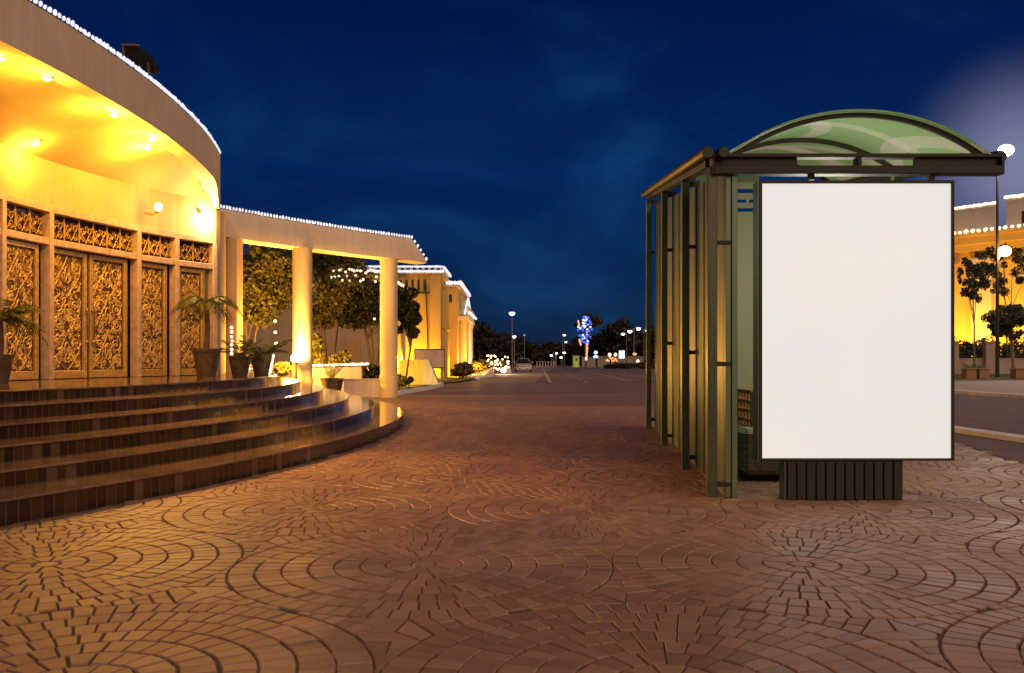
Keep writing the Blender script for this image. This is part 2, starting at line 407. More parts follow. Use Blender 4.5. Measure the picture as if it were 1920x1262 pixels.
g = MB(); g.face([(-17, 31.6, .01), (-4.35, 31.6, .01), (-4.2, 46.0, .05), (-3.1, 50, .05), (-2.2, 60, .05), (-4.5, 75, .05), (-5, 140, .05), (-60, 140, .05), (-60, 31.6, .01)])
structure('lawn', g, M['grass'])
def ribbon(mb, pts, wd, z0, z1):
    P2 = [Vector(p) for p in pts]; Lf = []; Rt = []
    for i, p in enumerate(P2):
        d = (P2[min(i+1, len(P2)-1)]-P2[max(i-1, 0)]).normalized(); u = Vector((-d.y, d.x))*wd/2; Lf.append(p+u); Rt.append(p-u)
    for i in range(len(P2)-1):
        mb.sweep([[(Lf[k].x, Lf[k].y, z0), (Rt[k].x, Rt[k].y, z0), (Rt[k].x, Rt[k].y, z1), (Lf[k].x, Lf[k].y, z1)] for k in (i, i+1)])
g = MB(); ribbon(g, [(8.9, 8), (8.45, 12), (8.3, 14.5), (8.2, 16.5), (8.3, 25), (8.6, 40), (8.9, 49)], .34, -.05, .05); structure('near_kerb', g, M['kerb'])
g = MB(); ribbon(g, [(17.5, 12), (17.5, 30), (17.3, 34), (18.2, 44), (20.5, 50)], .5, -.05, .10); structure('far_kerb', g, M['kerb'])
g = MB(); ribbon(g, [(-4.25, 33.0), (-3.9, 36), (-3.55, 40), (-3.5, 44.5), (-3.8, 47), (-4.8, 50)], .22, -.04, .14); structure('garden_kerb', g, M['kerb'])
g = MB(); ribbon(g, [(-2.3, 59), (-1.75, 72), (-2.2, 90)], .3, -.04, .14); structure('parking_kerb', g, M['kerb'])
def dash(mb, pts, wd, z, dl=None, gl=None):
    P2 = [Vector(p) for p in pts]
    for a, b in zip(P2, P2[1:]):
        d = (b-a); l = d.length; d /= l; u = Vector((-d.y, d.x))*wd/2
        s = 0
        while s < l:
            e_ = min(l, s+(dl or l)); p, q = a+d*s, a+d*e_
            mb.face([(*(p-u), z), (*(q-u), z), (*(q+u), z), (*(p+u), z)]); s = e_+(gl or 1)
g = MB()
dash(g, [(2.16, 50.4), (4.6, 137)], .22, .0)
dash(g, [(4.24, 50.4), (8.0, 200)], .18, .0, 3.2, 3.2)
dash(g, [(7.07, 53.5), (8.7, 115)], .18, .0)
dash(g, [(9.5, 57.7), (10.2, 150)], .18, .0)
dash(g, [(22.0, 62), (13, 190)], .2, .0, 4, 4)
structure('road_markings', g, M['paint'])

# ------------------------------------------------------------------ steps
def riser_mat():
    m, t, b = nodes('riser_tiles'); tcn = t.nodes.new('ShaderNodeTexCoord')
    s = t.nodes.new('ShaderNodeSeparateXYZ'); t.links.new(tcn.outputs['Object'], s.inputs[0])
    ang = mth(t, 'ARCTAN2', s.outputs['Y'], s.outputs['X'])
    u = mth(t, 'MULTIPLY', ang, 21.0/.105); fr = mth(t, 'FRACT', mth(t, 'ADD', u, 1000.0)); idx = mth(t, 'FLOOR', u)
    wn = t.nodes.new('ShaderNodeTexWhiteNoise'); wn.noise_dimensions = '2D'
    cx = t.nodes.new('ShaderNodeCombineXYZ'); t.links.new(idx, cx.inputs[0])
    oi = t.nodes.new('ShaderNodeObjectInfo'); t.links.new(mth(t, 'MULTIPLY', oi.outputs['Random'], 50), cx.inputs[1]); t.links.new(cx.outputs[0], wn.inputs['Vector'])
    r = t.nodes.new('ShaderNodeValToRGB'); t.links.new(wn.outputs['Value'], r.inputs[0]); q = r.color_ramp.elements
    q[0].position = .0; q[0].color = (.03, .016, .009, 1); q[1].position = 1; q[1].color = (.14, .08, .045, 1)
    k = q.new(.7); k.color = (.05, .026, .014, 1); k = q.new(.93); k.color = (.08, .045, .025, 1); k = q.new(.955); k.color = (.18, .115, .07, 1)  # few lighter tiles painted in for tiles catching reflections
    gr = mth(t, 'LESS_THAN', mth(t, 'MINIMUM', fr, mth(t, 'SUBTRACT', 1.0, fr)), .045)
    mx_ = t.nodes.new('ShaderNodeMix'); mx_.data_type = 'RGBA'; t.links.new(gr, mx_.inputs['Factor'])
    t.links.new(r.outputs[0], mx_.inputs['A']); mx_.inputs['B'].default_value = (.12, .075, .045, 1)
    t.links.new(mx_.outputs['Result'], b.inputs['Base Color'])
    t.links.new(mth(t, 'ADD', mth(t, 'MULTIPLY', gr, .5), mth(t, 'ADD', .07, mth(t, 'MULTIPLY', wn.outputs['Value'], .10))), b.inputs['Roughness'])
    bp = t.nodes.new('ShaderNodeBump'); bp.inputs['Strength'].default_value = .4; bp.inputs['Distance'].default_value = .003
    t.links.new(mth(t, 'ADD', mth(t, 'SUBTRACT', 1.0, gr), mth(t, 'MULTIPLY', wn.outputs['Value'], mth(t, 'MULTIPLY', fr, 1.5))), bp.inputs['Height']); t.links.new(bp.outputs[0], b.inputs['Normal'])
    return m
TREAD = pm('polished_tread', (.24, .15, .095), .10, nscale=5, namt=.28, rvar=.05, spec=.6)
RISER = riser_mat()
def slab_joints(m, wd):
    t = m.node_tree; b = t.nodes['Principled BSDF']; old = b.inputs['Base Color'].links[0].from_socket
    tcn = t.nodes.new('ShaderNodeTexCoord'); sp_ = t.nodes.new('ShaderNodeSeparateXYZ'); t.links.new(tcn.outputs['Object'], sp_.inputs[0])
    u = mth(t, 'MULTIPLY', mth(t, 'ARCTAN2', sp_.outputs['Y'], sp_.outputs['X']), 21.0/wd); idx = mth(t, 'FLOOR', u)
    fr_ = mth(t, 'FRACT', mth(t, 'ADD', u, 500.0)); g_ = mth(t, 'LESS_THAN', fr_, .010)
    wn = t.nodes.new('ShaderNodeTexWhiteNoise'); wn.noise_dimensions = '1D'; t.links.new(idx, wn.inputs['W'])
    f = mth(t, 'MULTIPLY', mth(t, 'SUBTRACT', 1.0, mth(t, 'MULTIPLY', g_, .75)), mth(t, 'ADD', .78, mth(t, 'MULTIPLY', wn.outputs['Value'], .4)))
    ml = t.nodes.new('ShaderNodeMix'); ml.data_type = 'RGBA'; ml.blend_type = 'MULTIPLY'; ml.inputs['Factor'].default_value = 1
    t.links.new(old, ml.inputs['A']); t.links.new(f, ml.inputs['B']); t.links.new(ml.outputs['Result'], b.inputs['Base Color'])
slab_joints(TREAD, .62)
steps = thing('entrance_steps', (SC.x, SC.y, 0), 'curved flight of polished brown steps with tiled risers leading up to the carved doors', 'steps')
A0, A1, NA = R(-50), R(60), 220
for i in range(6):
    ro = SR[i]; z0, z1 = SZ[i], SZ[i+1]
    rm = MB(); tm = MB()
    ri = (SR[i+1]-.12) if i < 5 else 15.2
    A = [A0+(A1-A0)*k/NA for k in range(NA+1)]
    def ring(r, z): return [(SC.x+r*math.cos(a), SC.y+r*math.sin(a), z) for a in A]
    prof_r = [(ro, max(0, z0)-.02), (ro, z1-.023)]
    a_, b_ = ring(*prof_r[0]), ring(*prof_r[1])
    rm.add(a_+b_, [(k, k+1, NA+2+k, NA+1+k) for k in range(NA)])
    pr = [(ro-.005, z1-.024), (ro+.018, z1-.024), (ro+.023, z1-.020), (ro+.023, z1-.006), (ro+.014, z1), (ri, z1)]
    rr = [ring(*p) for p in pr]; vs = [p for q in rr for p in q]; n_ = NA+1
    tm.add(vs, [(k*n_+j, k*n_+j+1, (k+1)*n_+j+1, (k+1)*n_+j) for k in range(len(pr)-1) for j in range(NA)])
    st = tm.build('tread', TREAD, steps)
    rm.build('riser', RISER, steps)
g = MB(); g.prism([(-30, 2), (-9.0, 2), (-8.6, 9), (-8.6, 14), (-8.2, 16), (-7.6, 20), (-8, 24), (-10, 28), (-30, 28)], -.03, .949)
g.build('platform', TREAD, steps)

# ------------------------------------------------------------------ the entrance building
WP = [(0, 14.2), (83, 15.32), (166, 16.46), (253, 17.66), (330, 18.77), (405, 19.72)]
def WY(px):
    if px <= 0: return 14.2+px*.0135
    for (a, ya), (b, yb) in zip(WP, WP[1:]):
        if px <= b: return ya+(yb-ya)*(px-a)/(b-a)
    return 19.72
def W(px):
    y = WY(px); return Vector(((px-960)/F*y, y))
WL = [Vector((-8.75, 3.0)), Vector((-8.6, 6)), Vector((-8.42, 9)), Vector((-8.24, 12))]
curve = WL+[W(p) for p in (0, 40, 83, 125, 166, 210, 253, 292, 330, 368, 405)]
PF = .953
CC = Vector((-30.9, 14.6)); CR = 25.0
def canopy_pt(Y, r=CR): return Vector((CC.x+math.sqrt(r*r-(Y-CC.y)**2), Y))
def zbot(Y):   # the canopy's lower edge falls towards the wall it dies into
    pts = [(2, 5.16), (11, 5.15), (14, 5.13), (18.9, 5.12), (19.2, 5.09), (19.45, 4.98), (19.6, 4.80), (19.66, 4.63), (20.2, 4.63)]
    for (a, za), (b, zb) in zip(pts, pts[1:]):
        if Y <= b: return za+(zb-za)*(Y-a)/(b-a)
    return pts[-1][1]
ZT = 5.85
pav = thing('entrance_building', (-8.5, 14, 0), 'entrance hall with curved canopy and concave yellow wall round the carved doors', 'building')
# upper wall above the doors, up to the canopy ceiling and the parapet
wm = MB()
def wallseg(mb, pts, z0, z1, th):
    for a, b in zip(pts, pts[1:]):
        d = (b-a).normalized(); n = Vector((-d.y, d.x))*th     # away from the plaza
        mb.sweep([[(a.x, a.y, z0), (a.x+n.x, a.y+n.y, z0), (a.x+n.x, a.y+n.y, z1), (a.x, a.y, z1)],
                  [(b.x, b.y, z0), (b.x+n.x, b.y+n.y, z0), (b.x+n.x, b.y+n.y, z1), (b.x, b.y, z1)]])
inner = [p.copy() for p in curve]
for a, b in zip(inner, inner[1:]): pass
wm.add([(p.x, p.y, 3.94) for p in curve]+[(p.x, p.y, 5.8) for p in curve], [(i, i+1, len(curve)+i+1, len(curve)+i) for i in range(len(curve)-1)])
wm.box(-14, -8.35, 2.2, 3.0, 0, 5.8)
# return wall from the door end back to the first pillar
e0 = curve[-1]; e1 = Vector((-8.02, 25.2))
wm.add([(e0.x, e0.y, 0), (e0.x+.02, e0.y+.25, 0), (e1.x, e1.y, 0), (e1.x-.6, e1.y, 0), (e0.x-.5, e0.y, 0),
        (e0.x, e0.y, 4.58), (e0.x+.02, e0.y+.25, 4.60), (e1.x, e1.y, 5.40), (e1.x-.6, e1.y, 5.40), (e0.x-.5, e0.y, 4.58)],
       [(0, 1, 6, 5), (1, 2, 7, 6), (2, 3, 8, 7), (3, 4, 9, 8), (4, 0, 5, 9), (5, 6, 7, 8, 9)])
wm.build('wall', M['wall'], pav)
# left of the frame: plain pier beside the doors
q0, q1 = W(-22), W(2)
lw = MB(); wallseg(lw, [Vector((-8.75, 3.0)), Vector((-8.6, 6)), Vector((-8.42, 9)), Vector((-8.24, 12)), q0], PF, 3.94, .2); lw.build('wall', M['wall'], pav)
# canopy
NC = 104; ys = [4.2+(18.8-4.2)*k/84 for k in range(84)]+[18.8+(20.02-18.8)*k/20 for k in range(21)]
fm = MB()
rows = []
for Y in ys:
    o_, i_ = canopy_pt(Y), canopy_pt(Y, CR-.31); zb = zbot(Y)
    rows.append([(o_.x, o_.y, zb), (o_.x, o_.y, ZT-.02), (o_.x-.02, o_.y, ZT), (i_.x, i_.y, ZT), (i_.x, i_.y, zb)])
fm.sweep(rows)
# the blunt end that turns into the wall
o_, i_ = canopy_pt(20.02), canopy_pt(20.02, CR-.27)
fm.build('canopy_fascia', M['fascia'], pav, smooth=True)
cm = MB(); top = []; bot = []
def wall_at(Y):
    for a, b in zip(curve, curve[1:]):
        if a.y <= Y <= b.y: return a+(b-a)*((Y-a.y)/(b.y-a.y))
    return curve[-1] if Y > curve[-1].y else curve[0]
nseg = 10; rows = []
for Y in ys:
    a = canopy_pt(Y, CR-.28); b = wall_at(Y); b = Vector((min(b.x-.03, a.x-.02), b.y)); za = 5.24; zb = 4.70+max(0, (12-Y))*.02
    rows.append([(a.x+(b.x-a.x)*k/nseg, Y, za+(zb-za)*k/nseg+.10*math.sin(math.pi*k/nseg)) for k in range(nseg+1)])
vs = [p for r in rows for p in r]; n_ = nseg+1
cm.add(vs, [(k*n_+j, k*n_+j+1, (k+1)*n_+j+1, (k+1)*n_+j) for k in range(len(rows)-1) for j in range(nseg)])
cm.build('canopy_ceiling', M['wall'], pav, smooth=True)
rm = MB(); rm.add([(canopy_pt(Y, CR-.2).x, Y, ZT-.12) for Y in ys]+[(-14, Y, ZT-.12) for Y in ys], [(k, k+1, NC+2+k, NC+1+k) for k in range(NC)])
rm.build('canopy_roof', M['fascia'], pav)

# door wall: frame, transoms, carved panels
def local(px0, px1):
    a, b = W(px0), W(px1); d = (b-a); l = d.length; d /= l; n = Vector((d.y, -d.x))    # towards the plaza
    return (lambda v: Vector((a.x+d.x*v.x+n.x*v.y, a.y+d.y*v.x+n.y*v.y, v.z))), l
def scroll(mb, cx, cz, r, turns, dr, y, th, flip=1, a0=0):
    pts = []
    for k in range(int(turns*9)+1):
        t = k/9; rr = r*(1-.82*t/turns); a = a0+flip*2*math.pi*t
        pts.append((cx+rr*math.cos(a), y, cz+rr*math.sin(a)*dr))
    mb.tube(pts, [th*(1-.4*k/len(pts)) for k in range(len(pts))], 4, True)
def carve(mb, x0, x1, z0, z1, y):
    w_ = x1-x0; cx = (x0+x1)/2; h_ = z1-z0; th = w_*.021
    g_ = random.Random(int(x0*100)+int(w_*1000))
    for k in range(int(h_/w_*44)):
        dx, z, r_ = g_.uniform(.04, .45)*w_, g_.uniform(z0+.03, z1-.03), w_*g_.uniform(.035, .075); a0 = g_.uniform(0, 6); fl_ = g_.choice((-1, 1))
        for s in (-1, 1): scroll(mb, cx+s*dx, z, r_, 1.0, 1.1, y-.006, th*.8, s*fl_, a0 if s > 0 else math.pi-a0)
    nrow = max(1, round(h_/(w_*.95))); rh = h_/nrow
    for r in range(nrow):
        cz = z0+rh*(r+.5)
        for s in (-1, 1):
            scroll(mb, cx+s*w_*.27, cz+rh*.20, w_*.19, 1.6, 1.0, y, th, -s, math.pi/2)
            scroll(mb, cx+s*w_*.29, cz-rh*.24, w_*.16, 1.5, 1.0, y, th*.9, s, -math.pi/2)
            scroll(mb, cx+s*w_*.11, cz-rh*.05, w_*.10, 1.2, 1.5, y, th*.8, s, 0)
            mb.tube([(cx+s*w_*.02, y, cz-rh*.5), (cx+s*w_*.16, y, cz-rh*.36), (cx+s*w_*.40, y, cz-rh*.02), (cx+s*w_*.44, y, cz+rh*.25), (cx+s*w_*.3, y, cz+rh*.46)], [th*.5, th*.7, th*.6, th*.5, th*.4], 4)
            mb.tube([(cx+s*w_*.46, y, cz-rh*.45), (cx+s*w_*.30, y, cz-rh*.1), (cx+s*w_*.05, y, cz+rh*.34), (cx, y, cz+rh*.5)], [th*.5, th*.6, th*.55, th*.4], 4)
            mb.ball((cx+s*w_*.27, y, cz+rh*.20), (th*1.5, th, th*1.5), 6, 4)
            mb.ball((cx+s*w_*.42, y, cz-rh*.40), (th*1.2, th, th*1.2), 6, 4)
        # medallion
        n_ = 16; el = [(cx+w_*.085*math.cos(2*math.pi*k/n_), y+.004, cz+rh*.22*math.sin(2*math.pi*k/n_)) for k in range(n_+1)]
        mb.tube(el, th*.9, 4)
        mb.ball((cx, y, cz), (th*1.0, th*1.1, th*2.6), 6, 5)
def panel(px0, px1, z0, z1, name, parent, handle=0, label=None):
    xf, l = local(px0, px1); o = thing_part(name, parent, xf(Vector((0, -.1, z0))))
    b_ = MB(xf); b_.box(0, l, -.16, -.10, z0, z1); b_.build('panel_ground', M['dark_back'], o)
    fr = MB(xf); e_ = .085
    fr.box(0, e_, -.10, -.045, z0, z1, .008); fr.box(l-e_, l, -.10, -.045, z0, z1, .008)
    fr.box(e_-.002, l-e_+.002, -.10, -.047, z1-e_, z1, .008); fr.box(e_-.002, l-e_+.002, -.10, -.047, z0, z0+.14, .008)
    nb = 16
    for k in range(nb):
        for x in (e_*.5, l-e_*.5): fr.ball((x, -.043, z0+.12+(z1-z0-.2)*k/(nb-1)), .011, 6, 4)
    for k in range(5):
        for z in (z0+.07, z1-e_*.5): fr.ball((e_+(l-2*e_)*k/4, -.043, z), .011, 6, 4)
    fr.build('stile_frame', M['carved'], o)
    cv = MB(xf); carve(cv, e_+.01, l-e_-.01, z0+.15, z1-e_-.01, -.088); cv.build('carving', M['carved'], o)
    if handle:
        hd = MB(xf); x = e_*.5 if handle < 0 else l-e_*.5
        hd.tube([(x, -.045, z0+1.22), (x, .01, z0+1.20), (x, .015, z0+.95), (x, .01, z0+.70), (x, -.045, z0+.68)], .018, 8)
        hd.ball((x, -.03, z0+1.24), .035); hd.ball((x, -.03, z0+.66), .035); hd.build('handle', M['brass'], o)
    return o
def thing_part(name, parent, loc):
    o = bpy.data.objects.new(name, None); C.objects.link(o); o.empty_display_size = .1; o.parent = parent
    q = parent; v = Vector(loc)
    while q is not None: v = v-q.location; q = q.parent
    o.location = v; return o
doors = thing('carved_door_wall', (*W(172), PF), 'carved golden wooden double door with side panels and scroll fanlights in a pale frame', 'door')
ZTR0, ZTR1, ZH0, ZH1 = 3.26, 3.38, 3.82, 3.945
bays = [(-78, 3), (3, 93), (93, 258), (258, 330), (330, 401)]
fr = MB()
for (a, b) in bays:
    xf, l = local(a, b); fr.xf = xf
    fr.box(-.03, l+.03, -.10, .05, ZH0, ZH1, .01); fr.box(.05, l-.05, -.09, .035, ZTR0, ZTR1, .01)
for px in (-78, 3, 93, 258, 330, 401):
    xf, l = local(px-4, px+4); fr.xf = xf; c_ = l/2
    fr.box(c_-.055, c_+.055, -.14, .055, PF, ZH0+.01, .01)
fr.xf = None; fr.build('frame', M['frame_wood'], doors)
bk = MB()
for (a, b) in bays:
    xf, l = local(a, b); bk.xf = xf; bk.box(0, l, -.30, -.24, PF, ZH1)
bk.build('backing', M['dark_wood'], doors)  # dark colour fills the panel gaps in place of mullion shade
gm, gt, gb = nodes('fanlight_glass'); gb.inputs['Base Color'].default_value = (.05, .03, .02, 1); gb.inputs['Roughness'].default_value = .06
for (a, b) in bays:
    xf, l = local(a, b); pn = MB(xf); pn.box(.06, l-.06, -.12, -.10, ZTR1, ZH0)
    f_ = pn.build('fanlight', gm, doors)
    sg = MB(xf); nn = max(2, round(l/.42)); wd = (l-.12)/nn
    for k in range(nn):
        cx = .06+wd*(k+.5); cz = (ZTR1+ZH0)/2; hh = (ZH0-ZTR1)
        sg.tube([(cx-wd/2, -.07, ZTR1), (cx-wd/2, -.07, ZH0)], .013, 5); sg.ball((cx-wd/2, -.07, ZTR1+hh*.35), (.022, .022, .09), 6, 5)
        for s in (-1, 1):
            sg.tube([(cx+s*wd*.5, -.075, ZTR1+hh*(.5+.35*math.sin(q*.9+s))) if False else (cx+s*wd*(.5-q*.125), -.075, ZTR1+hh*(.12+.2*q-.02*q*q)) for q in range(5)], .010, 4)
            sg.tube([(cx+s*wd*(.5-q*.125), -.08, ZTR1+hh*(.85-.19*q)) for q in range(5)], .009, 4)
            scroll(sg, cx+s*wd*.25, cz+hh*.08, wd*.2, 1.3, 1, -.07, .012, s, 0); scroll(sg, cx+s*wd*.22, ZTR1+hh*.22, wd*.13, 1.2, 1, -.07, .011, -s, 0)
        scroll(sg, cx, cz+hh*.2, wd*.12, 1, 1, -.07, .01)
    sg.build('scrollwork', M['carved'], f_)
dz1 = ZTR0-.02
panel(-72, -12, PF+.01, dz1, 'side_panel', doors)
panel(8, 78, PF+.01, dz1, 'side_panel', doors)
panel(97, 168, PF+.01, dz1, 'door_leaf', doors, 1); panel(173, 243, PF+.01, dz1, 'door_leaf', doors, -1)
panel(264, 317, PF+.01, dz1, 'side_panel', doors); panel(337, 387, PF+.01, dz1, 'side_panel', doors)

# ceiling spots and the wall lamp
spots = [(0, 108, 11.6), (88, 146, 12.2), (214, 215, 14.0), (286, 260, 15.9), (277, 277, 16.9), (67, 269, 14.3)]
spot_lab = ['small white downlight in the canopy ceiling cut by the photo edge', 'largest white downlight at the canopy rim, left of the others', 'white downlight throwing a streak of light at the middle of the canopy rim',
            'white downlight at the canopy rim just above its twin', 'small white downlight just inside the rim near the canopy tip', 'small white downlight low on the ceiling close to the wall']
def ceil_z(x, Y):
    a = canopy_pt(Y, CR-.2); b = wall_at(Y); k = max(0, min(1, (x-a.x)/(min(b.x-.03, a.x-.02)-a.x))); za = 5.24; zb = 4.70+max(0, (12-Y))*.02
    return za+(zb-za)*k+.10*math.sin(math.pi*k)
def on_ceiling(px, py):
    Y = 8.0
    while Y < 19.5:
        p = P(px, py, Y)
        if wall_at(Y).x < p.x < canopy_pt(Y).x-.04 and p.z >= (zbot(Y)-.03 if p.x > canopy_pt(Y).x-.33 else ceil_z(p.x, Y)-.03): return p
        Y += .02
    return P(px, py, 14)
for (px, py, Y), lb in zip(spots, spot_lab):
    p = on_ceiling(px, py); t = thing('ceiling_downlight', p, lb, 'ceiling light', 'downlights under the canopy')
    b = MB(); b.lathe((p.x, p.y, p.z-.01), [(.05, 0), (.07, .0), (.075, .008), (.075, .02), (.01, .02)], 16); b.build('housing', M['white_wall'], t)
    b = MB(); b.ball((p.x, p.y, p.z-.005), (.055, .055, .035)); b.build('lamp_glass', M['spot_glow'], t)
    lamp('spot_light', (p.x-.05, p.y-.05, p.z-.20), {0: 32, 88: 62, 67: 55}.get(px, 110), ORANGE, .06, t)
    if py < 220 and px: lamp('spot_beam', (p.x, p.y, p.z-.2), 950, (1, .45, .07), .06, t, 'SPOT', (-2.6, 10.3, 0), 56, 1)
p = P(297, 388, 17.7)
t = thing('wall_lamp', p, 'round white wall lamp on a bracket above the carved doors', 'lamp')
b = MB(); b.tube([p+Vector((-.28, .02, -.12)), p+Vector((-.12, .0, -.16)), p+Vector((0, 0, -.08))], .02, 6); b.ball(p+Vector((-.02, 0, -.10)), (.04, .04, .03)); b.build('bracket', M['brass'], t)
b = MB(); b.ball(p, (.075, .075, .08), 12, 8); b.build('globe', M['spot_glow'], t)
lamp('lamp_light', p+Vector((.16, -.06, 0)), 40, AMBER, .08, t)
# made-up flood added under the canopy tip to whiten its end and ceiling
p = Vector((-6.72, 19.3, 4.48)); t = thing('added_canopy_flood', p, 'small added fill floodlight on the wall under the canopy tip', 'floodlight')
b = MB(); b.box(p.x-.04, p.x+.04, p.y-.04, p.y+.04, p.z-.04, p.z+.04, .008); b.build('housing', M['brass'], t)
b = MB(); b.tube([p+Vector((-.2, 0, -.02)), p], .015, 6); b.build('bracket', M['brass'], t)
lamp('flood_light', p+Vector((.22, .05, -.15)), 120, (1, .60, .20), .1, t)

# roof floodlight
p = P(262, 128, 14.6)
t = thing('roof_floodlight', (p.x, p.y, ZT), 'dark boxy floodlight standing on the canopy edge against the sky', 'floodlight')
def xr(v, c=Vector((p.x-.02, p.y, ZT+.05))):
    q = Matrix.Rotation(R(-28), 3, 'Z') @ (Matrix.Rotation(R(14), 3, 'X') @ Matrix.Rotation(R(10), 3, 'Y') @ v); return c+q
b = MB(xr); b.sweep([[(-.19, -.06, .1), (-.19, .24, .02), (-.19, .24, .30), (-.19, -.06, .46)], [(.13, -.06, .1), (.13, .24, .02), (.13, .24, .30), (.13, -.06, .46)]])
b.build('housing', M['dark_metal'], t, bevel=.01)
b = MB(xr); b.box(-.19, .13, -.075, -.06, .10, .46); b.build('front_glass', M['dark_metal'], t)
b = MB(xr); b.box(-.205, -.19, -.10, -.05, .08, .49); b.box(-.19, .13, -.10, -.05, .465, .49); b.box(-.19, .0, -.10, -.05, .075, .10); b.build('bezel', M['terracotta'], t)
b = MB(xr); b.tube([(-.21, .08, .22), (-.21, .08, -.02), (.15, .08, -.02), (.15, .08, .22)], .018, 6); b.build('yoke', M['pole'], t)
b = MB(xr); b.box(.02, .16, .2, .32, .06, .2, .02); b.build('ballast_box', M['dark_metal'], t)

# ------------------------------------------------------------------ string lights
def bulbs(name, pts, spacing, label, mat, size=(.034, .034, .044), cable=True, group=None, cap=100, jit=0):
    pts = [Vector(p) for p in pts]; t = thing(name, pts[0], label, 'string lights', group)
    seg = [(b-a).length for a, b in zip(pts, pts[1:])]; tot = sum(seg); n = min(cap, int(tot/spacing)+1)
    if cable:
        m_ = MB(); m_.tube([p+Vector((0, 0, -size[2])) for p in pts], .008, 4); m_.build('cable', M['dark_metal'], t)
    b = MB(); b.ball(pts[0], size, 8, 6); first = b.build('bulb', mat, t, smooth=True)
    for k in range(n):
        s = tot*k/max(1, n-1); i = 0
        while i < len(seg)-1 and s > seg[i]: s -= seg[i]; i += 1
        p = pts[i]+(pts[i+1]-pts[i])*(s/seg[i])+Vector((rnd.uniform(-jit, jit), rnd.uniform(-jit, jit), rnd.uniform(-jit, jit)))
        c = first if k == 0 else first.copy()
        if k: C.objects.link(c); c.parent = t
        c.location = p-pts[0]; q_ = rnd.uniform(.82, 1.12); c.scale = (q_, q_, q_)
        c.rotation_euler = (rnd.uniform(-.4, .4), rnd.uniform(-.4, .4), 0)
    return t
cpts = [(*canopy_pt(Y), ZT+.035) for Y in [10.4+(19.9-10.4)*k/40 for k in range(41)]]
bulbs('string_lights', cpts, .1, 'string of pale blue bulbs along the top edge of the curved canopy', M['bulb'], (.028, .028, .044), jit=.005)

# ------------------------------------------------------------------ colonnade
PL = [(-7.95, 25.5), (-6.48, 27.8), (-4.22, 30.8)]
col = thing('colonnade', (*PL[1], 0), 'cream colonnade with three round pillars under a flat beam beside the entrance hall', 'colonnade')
bm_ = MB()
q0 = [Vector((-8.45, 25.0)), Vector((-6.48, 28.05)), Vector((-3.75, 31.45))]
def bez(a, m, b, n): c_ = (m-(a+b)*.25)*2; return [a*(1-t_)**2+c_*2*t_*(1-t_)+b*t_*t_ for t_ in [k/n for k in range(n+1)]]
cl = bez(*q0, 14)
def offs(pts, d_):
    r_ = []
    for i, p in enumerate(pts):
        d = (pts[min(i+1, len(pts)-1)]-pts[max(i-1, 0)]).normalized(); r_.append(p+Vector((d.y, -d.x))*d_)
    return r_
fo, bo = offs(cl, .36), offs(cl, -.36)
zt = [5.52]*len(cl); zb_ = [4.73]*len(cl)
rows = [[(fo[i].x, fo[i].y, zb_[i]), (fo[i].x, fo[i].y, zt[i]-.03), (fo[i].x-.02, fo[i].y+.01, zt[i]), (bo[i].x, bo[i].y, zt[i]), (bo[i].x, bo[i].y, zb_[i])] for i in range(len(cl))]
eP = Vector((-3.13, 31.9)); rows.append([(eP.x+.1, eP.y-.1, 4.70), (eP.x+.1, eP.y-.1, 4.80), (eP.x+.09, eP.y-.1, 4.82), (eP.x-.3, eP.y+.3, 4.82), (eP.x-.3, eP.y+.3, 4.70)])
bm_.sweep(rows); bm_.build('beam', M['fascia'], col, smooth=True)
for i, (x, y) in enumerate(PL):
    b = MB(); r = .30
    if i == 0: b.box(x-.5, x+.22, y-.25, y+.35, 0, 4.74, .02)
    else:
        b.lathe((x, y, 0), [(r+.02, 0), (r+.02, .72), (r, .75), (r, 4.735)], 36)
    b.build('pillar', M['wall'], col, smooth=(i > 0))
tp = [Vector((fo[i].x, fo[i].y, zt[i]+.03)) for i in range(len(cl))]
bulbs('string_lights', tp, .115, 'string of pale bulbs along the straight top of the colonnade beam', M['bulb'], (.036, .036, .055), jit=.006)
bulbs('string_lights', [tp[-1], Vector((eP.x+.1, eP.y-.1, 4.86))], .17, 'short string of pale bulbs down the sloping end of the colonnade beam', M['bulb'], (.045, .045, .06))

# planter walls and the pillar uplight
def boxthing(name, mb, mat, label, cat, group=None, bevel=0):
    o = mb.build(name, mat, bevel=bevel); return tag(o, label, cat, group)
b = MB(); b.box(-5.75, -4.5, 30.72, 31.0, 0, .60); b.box(-5.8, -4.45, 30.69, 31.05, .60, .64)
boxthing('planter_wall', b, M['white_wall'], 'low white garden wall joining the right-hand pillar at ground level', 'wall', bevel=.01)
b = MB(); b.box(-7.3, -5.35, 32.0, 32.3, .0, 1.05); b.box(-7.35, -5.30, 31.96, 32.34, 1.05, 1.10)
boxthing('planter_wall', b, M['white_wall'], 'brightly lit cream garden wall behind the middle pillar', 'wall', bevel=.01)
b = MB(); b.box(-11.0, -7.0, 30.3, 30.6, 0, 1.05); b.box(-11.05, -6.95, 30.26, 30.64, 1.05, 1.10)
boxthing('planter_wall', b, M['white_wall'], 'low brown garden wall seen between the pots and the middle pillar', 'wall', bevel=.01)
bulbs('string_lights', [(-7.3, 31.9, 1.08), (-5.1, 31.9, 1.14)], .07, 'glaring row of bulbs on the lit cream garden wall', M['bulb_warm'], (.05, .05, .05), jit=.01)
bulbs('string_lights', [(-9.1, 30.2, .99), (-7.9, 30.2, .98)], .13, 'row of white bulbs along the low brown garden wall', M['bulb_warm'], (.05, .05, .05), jit=.01)
p = P(555, 676, 26.9)
t = thing('pillar_floodlight', (p.x, p.y, .4), 'dazzling floodlight at the foot of the middle pillar pointing up at it', 'floodlight')
